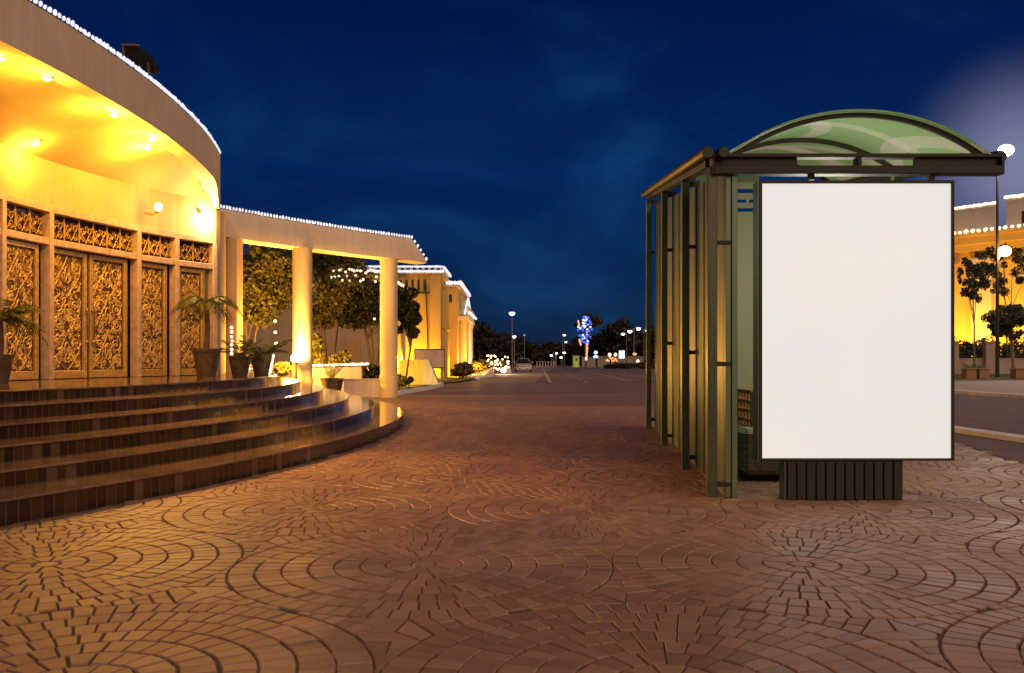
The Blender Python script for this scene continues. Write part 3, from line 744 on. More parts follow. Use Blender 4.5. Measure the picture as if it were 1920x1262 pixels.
b = MB(); b.tube([(p.x, p.y, .3), (p.x, p.y, p.z-.06)], .03, 8); b.build('stand', M['dark_metal'], t)
b = MB(); b.lathe((p.x, p.y, p.z-.1), [(.05, 0), (.10, .03), (.13, .16), (.12, .17)], 14); b.build('housing', M['dark_metal'], t)
b = MB(); b.ball((p.x, p.y-.03, p.z+.06), (.15, .14, .14), 12, 8); b.build('lamp_glass', em('flood_glass', (1, .85, .55), 30, True), t)
lamp('flood_light', (p.x+.02, p.y+.05, p.z-.02), 3600, (1, .60, .17), .12, t, 'SPOT', (-6.5, 27.75, 2.6), 120, .8)
lamp('spill_light', (p.x-.1, p.y-.7, p.z+.2), 700, (1, .44, .06), .12, t)
# uplight inside, behind the colonnade (lights beam soffit, first pillar edge, trees)
p = Vector((-9.3, 31.0, 1.2)); t = thing('garden_floodlight', (p.x, p.y, 0), 'floodlight hidden behind the pots, lighting the colonnade from inside', 'floodlight')
b = MB(); b.tube([(p.x, p.y, 0), (p.x, p.y, 1.05)], .03, 8); b.build('stand', M['dark_metal'], t)
b = MB(); b.lathe((p.x, p.y, 1.02), [(.05, 0), (.10, .03), (.12, .12), (.11, .13)], 12); b.build('housing', M['dark_metal'], t)
lamp('flood_light', (p.x, p.y, 1.3), 3200, (1, .48, .07), .1, t)

# ------------------------------------------------------------------ plants
def leaves(mb_or_none, cloud, n, size, seed, elong=1.6, droop=0):
    """cloud: list of (centre, (rx,ry,rz), weight); returns verts, faces of n leaf-sized quads gathered in clumps"""
    g_ = np.random.default_rng(seed); w_ = np.array([c[2] for c in cloud], float); w_ /= w_.sum()
    idx = g_.choice(len(cloud), n, p=w_)
    cen = np.array([c[0] for c in cloud])[idx]; rad = np.array([c[1] for c in cloud])[idx]
    d = g_.normal(size=(n, 3)); d /= np.linalg.norm(d, axis=1)[:, None]
    r = g_.random(n)**.42
    pos = cen+d*rad*r[:, None]
    a = g_.normal(size=(n, 3)); a[:, 2] -= droop; a /= np.linalg.norm(a, axis=1)[:, None]
    b_ = np.cross(a, g_.normal(size=(n, 3))); b_ /= np.linalg.norm(b_, axis=1)[:, None]
    s = size*(.6+.8*g_.random(n))[:, None]
    a = a*s*elong/2; b_ = b_*s/2
    v = np.stack([pos-a, pos+b_*.9-a*.1, pos+a, pos-b_*.9-a*.1], 1).reshape(-1, 3)
    f = np.arange(n*4).reshape(-1, 4)
    return v, f
def leaf_obj(name, cloud, n, size, seed, mat, parent, elong=1.6, droop=0):
    v, f = leaves(None, cloud, n, size, seed, elong, droop)
    o = Vector((0, 0, 0)); q = parent
    while q is not None: o = o+q.location; q = q.parent
    v = v-np.array(o)[None, :]
    me = bpy.data.meshes.new(name); me.from_pydata(v.tolist(), [], f.tolist()); me.update(); me.materials.append(mat)
    ob = bpy.data.objects.new(name, me); C.objects.link(ob)
    if parent is not None: ob.parent = parent
    return ob
def crown_cloud(c, rad, n, seed, cl=.36, shell=.75):
    g_ = random.Random(seed); out_ = []
    for k in range(n):
        while True:
            d = Vector((g_.uniform(-1, 1), g_.uniform(-1, 1), g_.uniform(-1, 1)))
            if .15 < d.length < 1: break
        d = d.normalized()*(shell*(g_.random()**.4)+.1)
        s = cl*g_.uniform(.6, 1.3)
        out_.append(((c[0]+d.x*rad[0], c[1]+d.y*rad[1], c[2]+d.z*rad[2]), (rad[0]*s, rad[1]*s, rad[2]*s*.8), s**2))
    return out_
def tree(name, base, crown_c, rad, label, n, size, mat, seed, stems=1, th=.12, clumps=26, cat='tree', group=None, cl=.34, bark=None):
    t = thing(name, base, label, cat, group); g_ = random.Random(seed); b = MB(); bs = Vector(base); cc = Vector(crown_c)
    for s in range(stems):
        off = Vector((g_.uniform(-1, 1), g_.uniform(-1, 1), 0))*th*(1.2 if stems > 1 else 0)
        tip = cc+Vector((g_.uniform(-.5, .5)*rad[0], g_.uniform(-.4, .4)*rad[1], g_.uniform(-.3, .3)*rad[2])) if stems > 1 else cc
        a = bs+off; md = a.lerp(tip, .5)+Vector((g_.uniform(-.1, .1), g_.uniform(-.1, .1), 0))*rad[0]
        pts = [a, a.lerp(md, .5), md, md.lerp(tip, .5), tip]; b.tube(pts, [th, th*.85, th*.7, th*.5, th*.3], 7)
        for k in range(5 if stems == 1 else 3):
            q = pts[2].lerp(pts[3], g_.random()); e_ = cc+Vector((g_.uniform(-.8, .8)*rad[0], g_.uniform(-.8, .8)*rad[1], g_.uniform(-.5, .7)*rad[2]))
            b.tube([q, q.lerp(e_, .5)+Vector((0, 0, rad[2]*.08)), e_], [th*.4, th*.28, th*.1], 5)
    b.build('trunk', bark or M['bark'], t, smooth=True)
    leaf_obj('crown', crown_cloud(crown_c, rad, clumps, seed+1, cl), n, size, seed+2, mat, t)
    return t
def frond(mb, base, direction, length, arch, leafl, n=22, width=.018, seed=0):
    g_ = random.Random(seed); d = Vector((direction[0], direction[1], 0)).normalized(); pts = []
    for k in range(9):
        t_ = k/8; pts.append(base+d*length*(t_*.9)+Vector((0, 0, 1))*length*(direction[2]*t_-arch*t_*t_))
    mb.tube(pts, [.012*(1-.8*k/8)*(length/1.0+.3) for k in range(9)], 4)
    u = Vector((-d.y, d.x, 0))
    for k in range(2, n):
        t_ = k/n; i = min(7, int(t_*8)); q = pts[i].lerp(pts[i+1], t_*8-i); tg = (pts[i+1]-pts[i]).normalized()
        ll = leafl*math.sin(math.pi*min(1, .12+t_*.85))*g_.uniform(.8, 1.15)
        for s in (-1, 1):
            e_ = q+(u*s*.75+tg*.6+Vector((0, 0, -.25-.2*g_.random()))).normalized()*ll; m_ = q.lerp(e_, .45)
            wv = tg*width*(length+.3)
            mb.add([q, m_+wv, e_, m_-wv], [(0, 1, 2, 3)])
def palm(base, potr, poth, trunk_h, nfr, flen, label, seed, rise=.75, arch=.75, leafl=.22, pot_label=None, mat='palm', cat='potted plant', top=None):
    bs = Vector(base); t = thing('potted_plant', base, label, cat); g_ = random.Random(seed)
    if potr:
        b = MB(); b.lathe(base, [(potr*.62, 0), (potr*.66, .02), (potr*.95, poth*.84), (potr*1.0, poth*.86), (potr*1.04, poth*.92), (potr*1.04, poth), (potr*.93, poth), (potr*.9, poth*.93)], 28)
        b.build('pot', M['pot'], t, smooth=True)
        b = MB(); b.lathe((base[0], base[1], base[2]+poth*.90), [(potr*.93, 0), (potr*.92, .01)], 20); b.build('soil', M['soil'], t)
    z0 = poth*.9 if potr else 0; tp_ = bs+Vector((0, 0, z0+trunk_h))
    if trunk_h:
        b = MB(); b.tube([bs+Vector((0, 0, z0-.02)), bs+Vector((.02, 0, z0+trunk_h*.5)), tp_], [.06, .05, .045], 8); b.build('trunk', M['bark'], t, smooth=True)
    b = MB()
    for k in range(nfr):
        a = 2*math.pi*k/nfr+g_.uniform(-.3, .3); up = rise*g_.uniform(.6, 1.35)
        frond(b, tp_, (math.cos(a), math.sin(a), up), flen*g_.uniform(.75, 1.15), arch*g_.uniform(.75, 1.2), leafl, 20, .016, seed+k)
    b.build('fronds', M[mat], t)
    return t
palm((-5.98, 17.6, PF), .27, .56, .95, 17, .80, 'tall potted palm with arching fronds in front of the right-hand carved panel', 5, .70, 1.05, .30)
palm((-5.72, 18.9, PF), .24, .42, .0, 11, .55, 'small spiky plant in a dark pot next to the tall palm', 9, 1.3, .7, .16)
palm((-5.45, 19.6, PF), .26, .46, .0, 13, .75, 'bushy fern in a slanted dark pot at the right end of the top step', 12, .9, .6, .22)
palm((-7.36, 12.9, PF), .19, .42, .50, 26, .66, 'feathery fern in a pot cut by the left photo edge', 21, 1.0, 1.0, .24)
palm((-6.20, 31.0, 0), .40, .66, .0, 9, .6, 'thin grassy plant in a brown pot before the low white wall', 24, 1.4, .5, .12)
bulbs('string_lights', [(-5.80, 18.62, 1.42), (-5.80, 18.62, 1.95)], .085, 'short vertical string of warm bulbs hung in the spiky potted plant', M['bulb_warm'], (.035, .03, .035), cable=True, jit=.008)
bulbs('string_lights', [(-5.20, 19.3, .98), (-5.12, 19.3, 1.38)], .05, 'glowing upright strip of bulbs against the fern pot', M['bulb_warm'], (.03, .03, .035))

# garden trees behind the colonnade
tree('garden_tree', (-10.5, 36, 0), (-10.0, 36, 4.5), (2.2, 2.0, 2.1), 'broad golden-lit tree filling the gap left of the middle pillar', 18000, .11, M['leaf'], 31, 5, .055, 46)
tree('garden_tree', (-8.1, 40, 0), (-8.2, 40, 4.8), (1.9, 1.8, 2.1), 'leafy tree just right of the middle pillar reaching up to the beam', 15000, .11, M['leaf'], 41, 4, .05, 40)
tree('garden_tree', (-6.1, 40.0, 0), (-6.2, 40.0, 3.9), (1.9, 1.6, 1.25), 'dark round-crowned tree with several bare stems left of the right-hand pillar', 12000, .105, M['leaf_dark'], 51, 7, .06, 34)
tree('garden_tree', (-5.0, 42.0, 0), (-4.9, 42.0, 3.25), (.85, .8, 1.15), 'small dark tree showing to the right of the right-hand pillar', 6000, .10, M['leaf_dark'], 61, 2, .05, 34, cl=.28)
def shrub(base, rad, label, n, size, mat, seed, group=None, name='shrub', cl=.42):
    t = thing(name, base, label, 'shrub', group); b = MB(); g_ = random.Random(seed)
    for k in range(5):
        e_ = Vector(base)+Vector((g_.uniform(-.6, .6)*rad[0], g_.uniform(-.6, .6)*rad[1], rad[2]*1.2)); b.tube([Vector(base), Vector(base).lerp(e_, .5), e_], [.03, .02, .008], 5)
    b.build('stems', M['bark'], t)
    leaf_obj('foliage', crown_cloud((base[0], base[1], base[2]+rad[2]), rad, 18, seed, cl, .6), n, size, seed+1, mat, t); return t
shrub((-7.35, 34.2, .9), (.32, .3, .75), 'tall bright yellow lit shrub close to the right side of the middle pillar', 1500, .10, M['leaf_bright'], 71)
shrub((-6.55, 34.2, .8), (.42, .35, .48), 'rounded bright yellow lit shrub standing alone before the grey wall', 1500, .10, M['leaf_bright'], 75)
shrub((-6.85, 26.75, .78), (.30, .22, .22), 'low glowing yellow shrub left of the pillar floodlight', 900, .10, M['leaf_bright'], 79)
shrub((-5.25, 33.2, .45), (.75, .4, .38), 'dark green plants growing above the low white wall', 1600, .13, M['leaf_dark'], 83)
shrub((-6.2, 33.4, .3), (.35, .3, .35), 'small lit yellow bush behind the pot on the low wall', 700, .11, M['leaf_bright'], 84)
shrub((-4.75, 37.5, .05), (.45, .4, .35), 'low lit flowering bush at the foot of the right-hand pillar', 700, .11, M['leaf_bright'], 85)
p = Vector((-6.9, 33.2, .6)); t = thing('garden_floodlight', (p.x, p.y, 0), 'ground floodlight lighting the yellow shrubs behind the garden wall', 'floodlight')
b = MB(); b.tube([(p.x, p.y, 0), (p.x, p.y, .55)], .03, 8); b.build('stand', M['dark_metal'], t)
b = MB(); b.lathe((p.x, p.y, .5), [(.05, 0), (.10, .03), (.12, .12), (.11, .13)], 12); b.build('housing', M['dark_metal'], t)
lamp('flood_light', (p.x, p.y-.2, .75), 450, AMBER, .1, t)
# fairy lights in the dark tree
g_ = random.Random(5); pts = []
t = thing('string_lights', (-6.3, 38.3, 4.6), 'scattered warm fairy lights over the top of the dark round-crowned tree', 'string lights')
b = MB(); b.ball((-6.3, 38.3, 4.6), .055, 8, 6); first = b.build('bulb', M['bulb_warm'], t)
fl = [(625, 508), (636, 507), (648, 510), (655, 505), (664, 508), (676, 508), (686, 512), (695, 506), (705, 509), (621, 520), (628, 519), (635, 518), (650, 518), (642, 526), (655, 527), (667, 517), (676, 527), (681, 524), (706, 519), (704, 528), (702, 598), (660, 506), (640, 506), (670, 507), (690, 508), (700, 507)]
for k, (a, b_) in enumerate(fl):
    c = first if k == 0 else first.copy()
    if k: C.objects.link(c); c.parent = t
    c.location = P(a, b_, 38.3+g_.uniform(-.3, .3))-t.location
bulbs('string_lights', [P(516, 602, 33.5), P(516, 620, 33.5), P(518, 644, 33.5)], .40, 'three white bulbs hanging in the gap left of the middle pillar', M['bulb_warm'], (.06, .06, .06))

# grey building mass behind the garden
b = MB(); b.box(-16, -7.5, 50, 54, 0, 4.2); b.box(-16.2, -7.4, 49.8, 54.2, 4.2, 4.45)
gb_ = thing('garden_house', (-8, 50, 0), 'plain unlit brownish house wall behind the garden trees', 'building')
b.build('wall', pm('unlit_wall', (.36, .27, .22), .85, nscale=1, namt=.1), gb_)
b = MB()
b.box(-9.2, -8.4, 49.9, 50, 0, 2.4); b.build('door', M['terracotta'], gb_)

# ------------------------------------------------------------------ yellow building with lit cornice, left of the road
yb = thing('palace_building', (-7, 60, 0), 'yellow two-storey building with a lit battlemented cornice beyond the colonnade', 'building')
b = MB()
b.box(-14, -4.95, 60, 65.5, 0, 7.0)                       # side wall faces the camera
b.box(-14, -5.2, 65.5, 71.9, 0, 6.6)
b.box(-5.45, -4.75, 59.85, 60.6, 0, 7.0)                # corner pier
b.build('wall', M['yellow_wall'], yb)
b = MB(); b.box(-14.2, -4.62, 59.7, 65.8, 7.0, 7.22)
for k in range(24): b.box(-14+k*.4, -13.8+k*.4, 59.75, 59.95, 7.22, 7.42)
for k in range(7): b.box(-4.78, -4.6, 60.1+k*.8, 60.5+k*.8, 7.22, 7.42)
b.build('cornice', M['stone_trim'], yb)
b = MB()
for k in range(9): b.box(-9.1+k*.40, -8.95+k*.40, 59.93, 60.02, 5.9, 6.6)
b.box(-9.3, -5.5, 59.9, 60.0, 5.72, 5.80)
b.build('vent_slots', M['dark_wood'], yb)
b = MB(); b.tube([(-5.75, 59.9, 6.4), (-5.72, 59.86, 5.5), (-5.62, 59.86, 3), (-5.62, 59.86, .3)], .04, 6); b.build('drain_pipe', M['dark_wood'], yb)
b = MB()
for y in (60.8, 62.6, 64.4):
    b.box(-4.95, -4.72, y, y+.7, .0, 6.2); b.lathe((-4.72, y+.35, 0), [(.22, 0), (.22, 3.3), (.3, 3.4), (.3, 3.6), (.18, 3.7), (.18, 6.0), (.28, 6.2), (.28, 6.4)], 12)
b.build('pilaster', M['yellow_wall'], yb)
for y in (61.65, 63.45):
    b = MB(); b.box(-4.98, -4.90, y, y+.9, 3.9, 5.6); wn_ = b.build('window', M['dark_wood'], yb)
    b = MB(); b.box(-4.93, -4.84, y-.1, y+1.0, 5.6, 5.75); b.box(-4.93, -4.84, y-.1, y+1.0, 3.75, 3.9); b.build('sill', M['stone_trim'], wn_)
bulbs('string_lights', [(-13.5, 59.62, 7.46), (-4.62, 59.62, 7.46)], .14, 'upper row of bulbs on the cornice of the yellow building beyond the colonnade', M['bulb'], (.08, .06, .08))
bulbs('string_lights', [(-10.5, 59.62, 7.14), (-4.58, 59.62, 7.14)], .16, 'lower row of bulbs under the cornice of the yellow building beyond the colonnade', M['bulb'], (.10, .06, .10))
bulbs('string_lights', [(-4.5, 59.8, 7.4), (-4.5, 65.8, 7.4)], .20, 'bulbs along the road-side cornice of the yellow building beyond the colonnade', M['bulb'], (.09, .10, .12))
# small lit awning and columns by the side wall
b = MB(); b.box(-8.6, -6.9, 57.0, 59.9, 5.35, 5.6); b.build('porch_roof', M['stone_trim'], yb)
for x in (-8.2, -7.45, -6.95):
    b = MB(); b.lathe((x, 57.4, 0), [(.2, 0), (.17, .1), (.15, 5.3), (.2, 5.35)], 14); b.build('porch_column', M['wall'], yb, smooth=True)
bulbs('string_lights', [P(742, 527, 56.9), P(763, 541, 56.9)], .09, 'short slanting string of glaring bulbs just right of the right-hand pillar', M['bulb_warm'], (.10, .08, .09))
lamp('wash_light', (-7.2, 57.3, 1.2), 900, AMBER, .2, yb)
# second block with portico
pb = thing('portico_building', (-5, 74, 0), 'yellow building end with white-lit columned portico and balcony nearest the road', 'building')
b = MB(); b.box(-14, -4.4, 72, 86, 0, 7.1); b.build('wall', M['yellow_wall'], pb)
b = MB(); b.box(-14, -4.15, 71.8, 86.2, 7.1, 7.3)
for k in range(14): b.box(-4.35, -4.15, 72+k*.98, 72.5+k*.98, 7.3, 7.5)
for k in range(5): b.box(-6.0+k*.38, -5.8+k*.38, 71.8, 72.0, 7.3, 7.5)
b.build('cornice', M['stone_trim'], pb)
b = MB(); b.box(-4.6, -3.55, 74, 86, 4.55, 4.85); b.box(-4.6, -3.65, 74.1, 85.9, 4.85, 4.92)
for k in range(22): b.box(-3.72, -3.62, 74.1+k*.55, 74.3+k*.55, 4.92, 5.55)
b.box(-3.75, -3.58, 74, 86.1, 5.55, 5.68); b.build('balcony', M['stone_trim'], pb)
for y in (74.6, 77.4, 80.2, 83.0, 85.6):
    b = MB(); b.lathe((-3.95, y, 0), [(.34, 0), (.34, .2), (.25, .3), (.22, 4.2), (.32, 4.35), (.32, 4.55)], 16); b.build('column', M['wall'], pb, smooth=True)
b = MB(); b.sweep([[(-4.39, 74, 5.0), (-4.39, 86, 5.0), (-4.39, 80, 6.6)], [(-3.95, 74, 5.0), (-3.95, 86, 5.0), (-3.95, 80, 6.6)]]); b.build('pediment', M['stone_trim'], pb)
for (x0, x1) in ((-6.3, -5.9), (-5.2, -4.8)):
    b = MB(); b.box(x0, x1, 71.94, 72.0, 5.9, 6.5); b.build('window', M['dark_wood'], pb)
for y in (76, 79, 82):
    b = MB(); b.box(-4.42, -4.36, y, y+.8, 5.6, 6.5); b.build('window', M['dark_wood'], pb)
bulbs('string_lights', [(-5.2, 71.7, 7.42), (-4.1, 71.7, 7.42), (-4.05, 86, 7.42)], .22, 'bulbs along the roof edge of the portico building', M['bulb'], (.13, .13, .18))
bulbs('string_lights', [(-3.5, 73.8, 5.15), (-3.45, 86.2, 5.2)], .16, 'glaring string of bulbs along the portico balcony', M['bulb'], (.11, .11, .13))
bulbs('string_lights', [(-3.90, 74.3, 5.1), (-3.90, 80, 6.7), (-3.86, 85.5, 5.1)], .17, 'V-shaped string of bulbs following the portico gable', M['bulb'], (.10, .10, .12))
lamp('wash_light', (-3.1, 72.5, .6), 900, AMBER, .2, pb)
lamp('wash_light', (-2.9, 80, .6), 900, (1, .7, .3), .2, pb)
lamp('wash_light', (-3.9, 65, .5), 700, AMBER, .2, pb)
lamp('wash_light', (-6.2, 58.7, .5), 700, AMBER, .2, pb)
for k, (x, y, rx, rz, lb) in enumerate([(-3.4, 62.5, 1.0, .55, 'low clipped hedge under the yellow facade, left of the portico'), (-2.6, 74, 1.2, .55, 'golden-lit low hedge at the foot of the portico columns'), (-3.0, 84, 1.4, .6, 'dark low hedge between the portico and the fairy-lit bush')]):
    shrub((x, y, .05), (rx, 1.2, rz), lb, 1500, .2, M['leaf'], 91+k*3, name='hedge')

# pale block monument, blank sign, spotlight
b = MB(); Yq = 44.5
a0_, a1_ = (750-960)/F*Yq, (793-960)/F*Yq
b.box(a0_, a1_, Yq, Yq+.9, .05, 1.28); o = thing('stone_plinth', (a0_, Yq, 0), 'yellow-lit block with a pale sloping end on the grass by the kerb', 'plinth')
b.build('block', M['yellow_wall'], o)
b = MB(); x2 = (822-960)/F*Yq
b.sweep([[(a1_+.002, Yq-.01, .05), (x2, Yq-.01, .05), (a1_+.28, Yq-.01, 1.29), (a1_+.002, Yq-.01, 1.29)], [(a1_+.002, Yq+.95, .05), (x2, Yq+.95, .05), (a1_+.28, Yq+.95, 1.29), (a1_+.002, Yq+.95, 1.29)]])
b.build('sloping_end', M['white_wall'], o)
lamp('block_light', (a0_+.3, Yq-1.6, .45), 170, (1, .62, .10), .1, o)
p = P(805, 672, 58); t = thing('blank_signboard', (p.x, 58, 0), 'blank pale signboard on posts on the lawn before the yellow building', 'signboard')
q0_, q1_ = P(778, 656, 58), P(833, 689, 58)
b = MB(); b.box(q0_.x, q1_.x, 58, 58.06, q1_.z, q0_.z); b.build('board', pm('board_face', (.55, .45, .42), .7, nscale=2, namt=.2), t)
b = MB(); b.box(q0_.x-.05, q1_.x+.05, 57.97, 58.03, q0_.z, q0_.z+.06); b.box(q0_.x-.05, q1_.x+.05, 57.97, 58.03, q1_.z-.06, q1_.z); b.box(q0_.x-.05, q0_.x, 57.97, 58.03, q1_.z, q0_.z); b.box(q1_.x, q1_.x+.05, 57.97, 58.03, q1_.z, q0_.z); b.build('frame', M['dark_metal'], t)
for x in (q0_.x+.08, q1_.x-.02):
    b = MB(); b.tube([(x, 58.1, 0), (x, 58.1, q0_.z)], .035, 8); b.build('post', M['pole'], t)
b = MB(); b.tube([(q1_.x-.02, 58.08, .55), (q1_.x-.35, 58.08, .95)], .03, 6); b.build('brace', M['pole'], t)
p = PG(767, 733); t = thing('ground_spotlight', (p.x, p.y, 0), 'black spotlight on a short stand on the grass before the yellow block', 'spotlight')
b = MB(); b.tube([(p.x-.10, p.y, 0), (p.x, p.y, .22), (p.x+.1, p.y, 0)], .018, 6); b.tube([(p.x, p.y, .2), (p.x, p.y, .34)], .03, 6); b.box(p.x-.13, p.x+.13, p.y-.1, p.y+.1, 0, .03); b.build('stand', M['dark_metal'], t)
b = MB(); b.tube([(p.x-.02, p.y-.1, .36), (p.x+.02, p.y, .42), (p.x+.06, p.y+.12, .48)], [.09, .13, .15], 12); b.build('lamp_head', M['dark_metal'], t)

# ------------------------------------------------------------------ parked car
def car(X, Y):
    t = thing('parked_car', (X, Y, 0), 'pale saloon car parked facing the camera at the left kerb of the road', 'car')
    paint = pm('car_paint', (.62, .52, .46), .28, nscale=2, namt=.05, coat=.6); glass, gt_, gb2 = nodes('car_glass'); gb2.inputs['Base Color'].default_value = (.02, .02, .02, 1); gb2.inputs['Roughness'].default_value = .08
    xf = lambda v: Vector((X+v.x, Y+v.y, v.z))
    # cross-sections from nose (y=0) to tail
    def sec(y, wb, zl, zm, zt_, wt, ):
        return [(-wb*.9, y, zl), (-wb, y, zl+.12), (-wb, y, zm), (-wt, y, zt_-.04), (-wt*.86, y, zt_), (wt*.86, y, zt_), (wt, y, zt_-.04), (wb, y, zm), (wb, y, zl+.12), (wb*.9, y, zl)]
    b = MB(xf); b.sweep([sec(0, .70, .30, .52, .60, .62), sec(.06, .80, .22, .60, .70, .70), sec(.5, .85, .2, .68, .82, .76), sec(1.25, .87, .2, .78, .93, .80), sec(3.6, .87, .2, .80, .95, .80), sec(4.2, .84, .22, .78, .92, .76), sec(4.35, .76, .3, .6, .8, .66)])
    b.build('body', paint, t, smooth=True)
    b = MB(xf); b.sweep([sec(1.2, .74, .90, .92, .94, .72), sec(1.85, .72, .9, 1.1, 1.36, .55), sec(2.1, .72, .9, 1.15, 1.41, .55), sec(3.0, .72, .9, 1.15, 1.42, .55), sec(3.8, .72, .9, .95, 1.0, .66)])
    cb = b.build('cabin', paint, t, smooth=True)
    b = MB(xf); b.add([(-.66, 1.20, .955), (.66, 1.20, .955), (.53, 1.82, 1.36), (-.53, 1.82, 1.36)], [(0, 1, 2, 3)]); b.build('windscreen', glass, cb)
    for s in (-1, 1):
        b = MB(xf); b.add([(s*.725, 1.5, .97), (s*.725, 3.5, .97), (s*.60, 2.9, 1.34), (s*.60, 1.95, 1.34)], [(0, 1, 2, 3)]); b.build('side_window', glass, cb)
        b = MB(xf); b.ball((s*.96, 1.45, .98), (.10, .07, .08)); b.build('mirror', paint, t)
        b = MB(xf); b.box(s*.42, s*.70, -.012, .05, .55, .65, .02); b.build('headlight', glass, t)
        b = MB(xf); b.box(s*.36, s*.50, -.012, .05, .33, .40, .01); b.build('fog_lamp', glass, t)
        for y in (.8, 3.4):
            b = MB(xf); b.tube([(s*.70, y, .31), (s*.86, y, .31)], .31, 18); wl = b.build('wheel', M['dark_metal'], t)
            b = MB(xf); b.tube([(s*.86, y, .31), (s*.872, y, .31)], .19, 12); b.build('rim', M['pole'], wl)
    b = MB(xf); b.box(-.28, .28, -.015, .04, .55, .62, .01); b.build('grille', glass, t)
    b = MB(xf); b.box(-.24, .24, -.02, .04, .35, .46, .01); b.build('number_plate', M['kerb'], t)
    b = MB(xf); b.box(-.82, .82, -.03, .12, .24, .33, .02); b.build('bumper', paint, t)
    return t
car((981.5-960)/F*94, 94)

# bush covered in fairy lights + flood
t = shrub((-1.6, 84, .02), (1.35, 1.0, .75), 'bush covered with white fairy lights beside the parked car', 2500, .17, M['leaf'], 101)
tb = thing('string_lights', (-1.6, 83, .8), 'dense warm white fairy lights over the roadside bush next to the car', 'string lights')
b = MB(); b.ball((-1.6, 83, .8), .085, 8, 6); first = b.build('bulb', M['bulb_warm'], tb); g_ = random.Random(8)
for k in range(52):
    c = first if k == 0 else first.copy()
    if k: C.objects.link(c); c.parent = tb
    c.location = P(g_.uniform(912, 954), 696-g_.random()**.9*30, 82.6+g_.uniform(-.2, .2))-tb.location
p = P(944, 693, 80); t = thing('ground_floodlight', (p.x, p.y, 0), 'glaring white floodlight on the ground at the kerb beside the parked car', 'floodlight')
b = MB(); b.box(p.x-.14, p.x+.14, p.y-.08, p.y+.08, 0, .18, .02); b.build('housing', M['dark_metal'], t)
b = MB(); b.ball((p.x, p.y-.1, .33), (.22, .1, .22), 12, 8); b.build('lamp_glass', M['spot_glow'], t)
lamp('flood_light', (p.x+.2, p.y-.8, .8), 220, (1, .62, .3), .2, t)
b = MB(); b.sweep([[(-3.3, 62.2, .02), (-1.95, 62.2, .02), (-1.95, 62.2, .12), (-3.3, 62.2, .12)], [(-2.9, 68.5, .02), (-1.4, 68.5, .02), (-1.4, 68.5, .75), (-2.4, 68.5, .35)]])
boxthing('concrete_ramp', b, M['kerb'], 'white painted sloping concrete kerb block left of the road mouth', 'kerb block')
b = MB(); b.box(0, 0, 0, 0, 0, 0) if False else None
p = P(952, 690, 88)
b = MB(); b.sweep([[(p.x-.25, 88, .0), (p.x+.35, 88, 0), (p.x+.1, 88, 1.2)], [(p.x-.25, 88.2, .0), (p.x+.35, 88.2, 0), (p.x+.1, 88.2, 1.2)]])
boxthing('marker_stone', b, M['kerb'], 'small pale upright marker stone between the lit bush and the car', 'marker')

# ------------------------------------------------------------------ distance: lamps, booth, walls, trees
def street_lamp(px, py, Y, label, glow, r=.22, armdx=0, group='street lamps along the far road', power=0, col=(1, .8, .6), heads=1, name='street_lamp', thick=.07):
    p = P(px, py, Y); t = thing(name, (p.x-armdx, p.y, 0), label, 'street lamp', group)
    b = MB(); b.tube([(p.x-armdx, Y, 0), (p.x-armdx, Y, p.z*.6), (p.x-armdx, Y, p.z+.1)], [thick*1.4, thick, thick*.7], 8)
    if armdx: b.tube([(p.x-armdx, Y, p.z+.05), (p.x-armdx*.4, Y, p.z+r*1.2), (p.x, Y, p.z+r*.9)], thick*.6, 6)
    b.build('pole', M['pole'], t)
    b = MB(); b.ball((p.x, Y, p.z+r*.5), (r*1.15, r*1.15, r*.5), 10, 5); b.build('lamp_hood', M['dark_metal'], t)
    b = MB(); b.ball((p.x, Y, p.z), (r, r, r*.9), 12, 8); b.build('lamp_glass', glow, t)
    if power: lamp('lamp_light', (p.x, Y-.1, p.z-r*1.4), power, col, .25, t)
    return t
street_lamp(960, 587, 120, 'tall greenish-white street lamp standing alone above the parked car', em('glow_green', (.7, 1, .85), 5), .38, 0)
street_lamp(964, 631, 122, 'short bluish lamp right beneath the tall greenish one', M['glow_white'], .26, 0)
street_lamp(983, 628, 150, 'faint small lamp just right of the tall greenish one', em('glow_dim', (.6, .6, .5), .8), .16, 0)
street_lamp(1058, 628, 160, 'upper warm-white lamp on a thin pole left of the blue-lit tree', M['bulb_warm'], .30, .3)
street_lamp(1061, 641, 165, 'lower small cyan lamp left of the blue-lit tree', em('glow_cyan', (.4, .85, 1), 2.5), .26, .3)
street_lamp(1168, 626, 150, 'left lamp of the far row near the shelter', M['glow_white'], .30, -.6)
street_lamp(1181, 621, 145, 'white double-bright lamp in the middle of the far row', M['glow_white'], .36, -.7)
street_lamp(1197, 616, 140, 'highest lamp of the far row, nearest the shelter', M['glow_white'], .34, .7)
street_lamp(1214, 620, 142, 'lamp of the far row partly behind the shelter post', M['glow_white'], .3, .6)
for px, py, lb in ((1034, 666, 'low blue-white light on the yellow-footed posts'), (1043, 662, 'low white light just right of the yellow-footed posts'), (1052, 670, 'lowest white light between the posts and the yellow-green booth'), (1058, 661, 'low white light above and left of the yellow-green booth')):
    street_lamp(px, py, 150, lb, M['glow_white'], .24, 0, 'low lights across the road', thick=.05, name='bollard_lamp')
for k, px in enumerate((1037, 1041)):
    p = P(px, 659, 149); b = MB(); b.tube([(p.x, 149, 0), (p.x, 149, p.z)], .09, 8); t = thing('gate_post', (p.x, 149, 0), ['left of the two thin posts with orange feet across the road', 'right of the two thin posts with orange feet across the road'][k], 'post', 'thin gate posts')
    b.build('post', M['pole'], t); b = MB(); b.tube([(p.x, 148.9, 0), (p.x, 148.9, .9)], .13, 8); b.build('painted_foot', M['terracotta'], t)
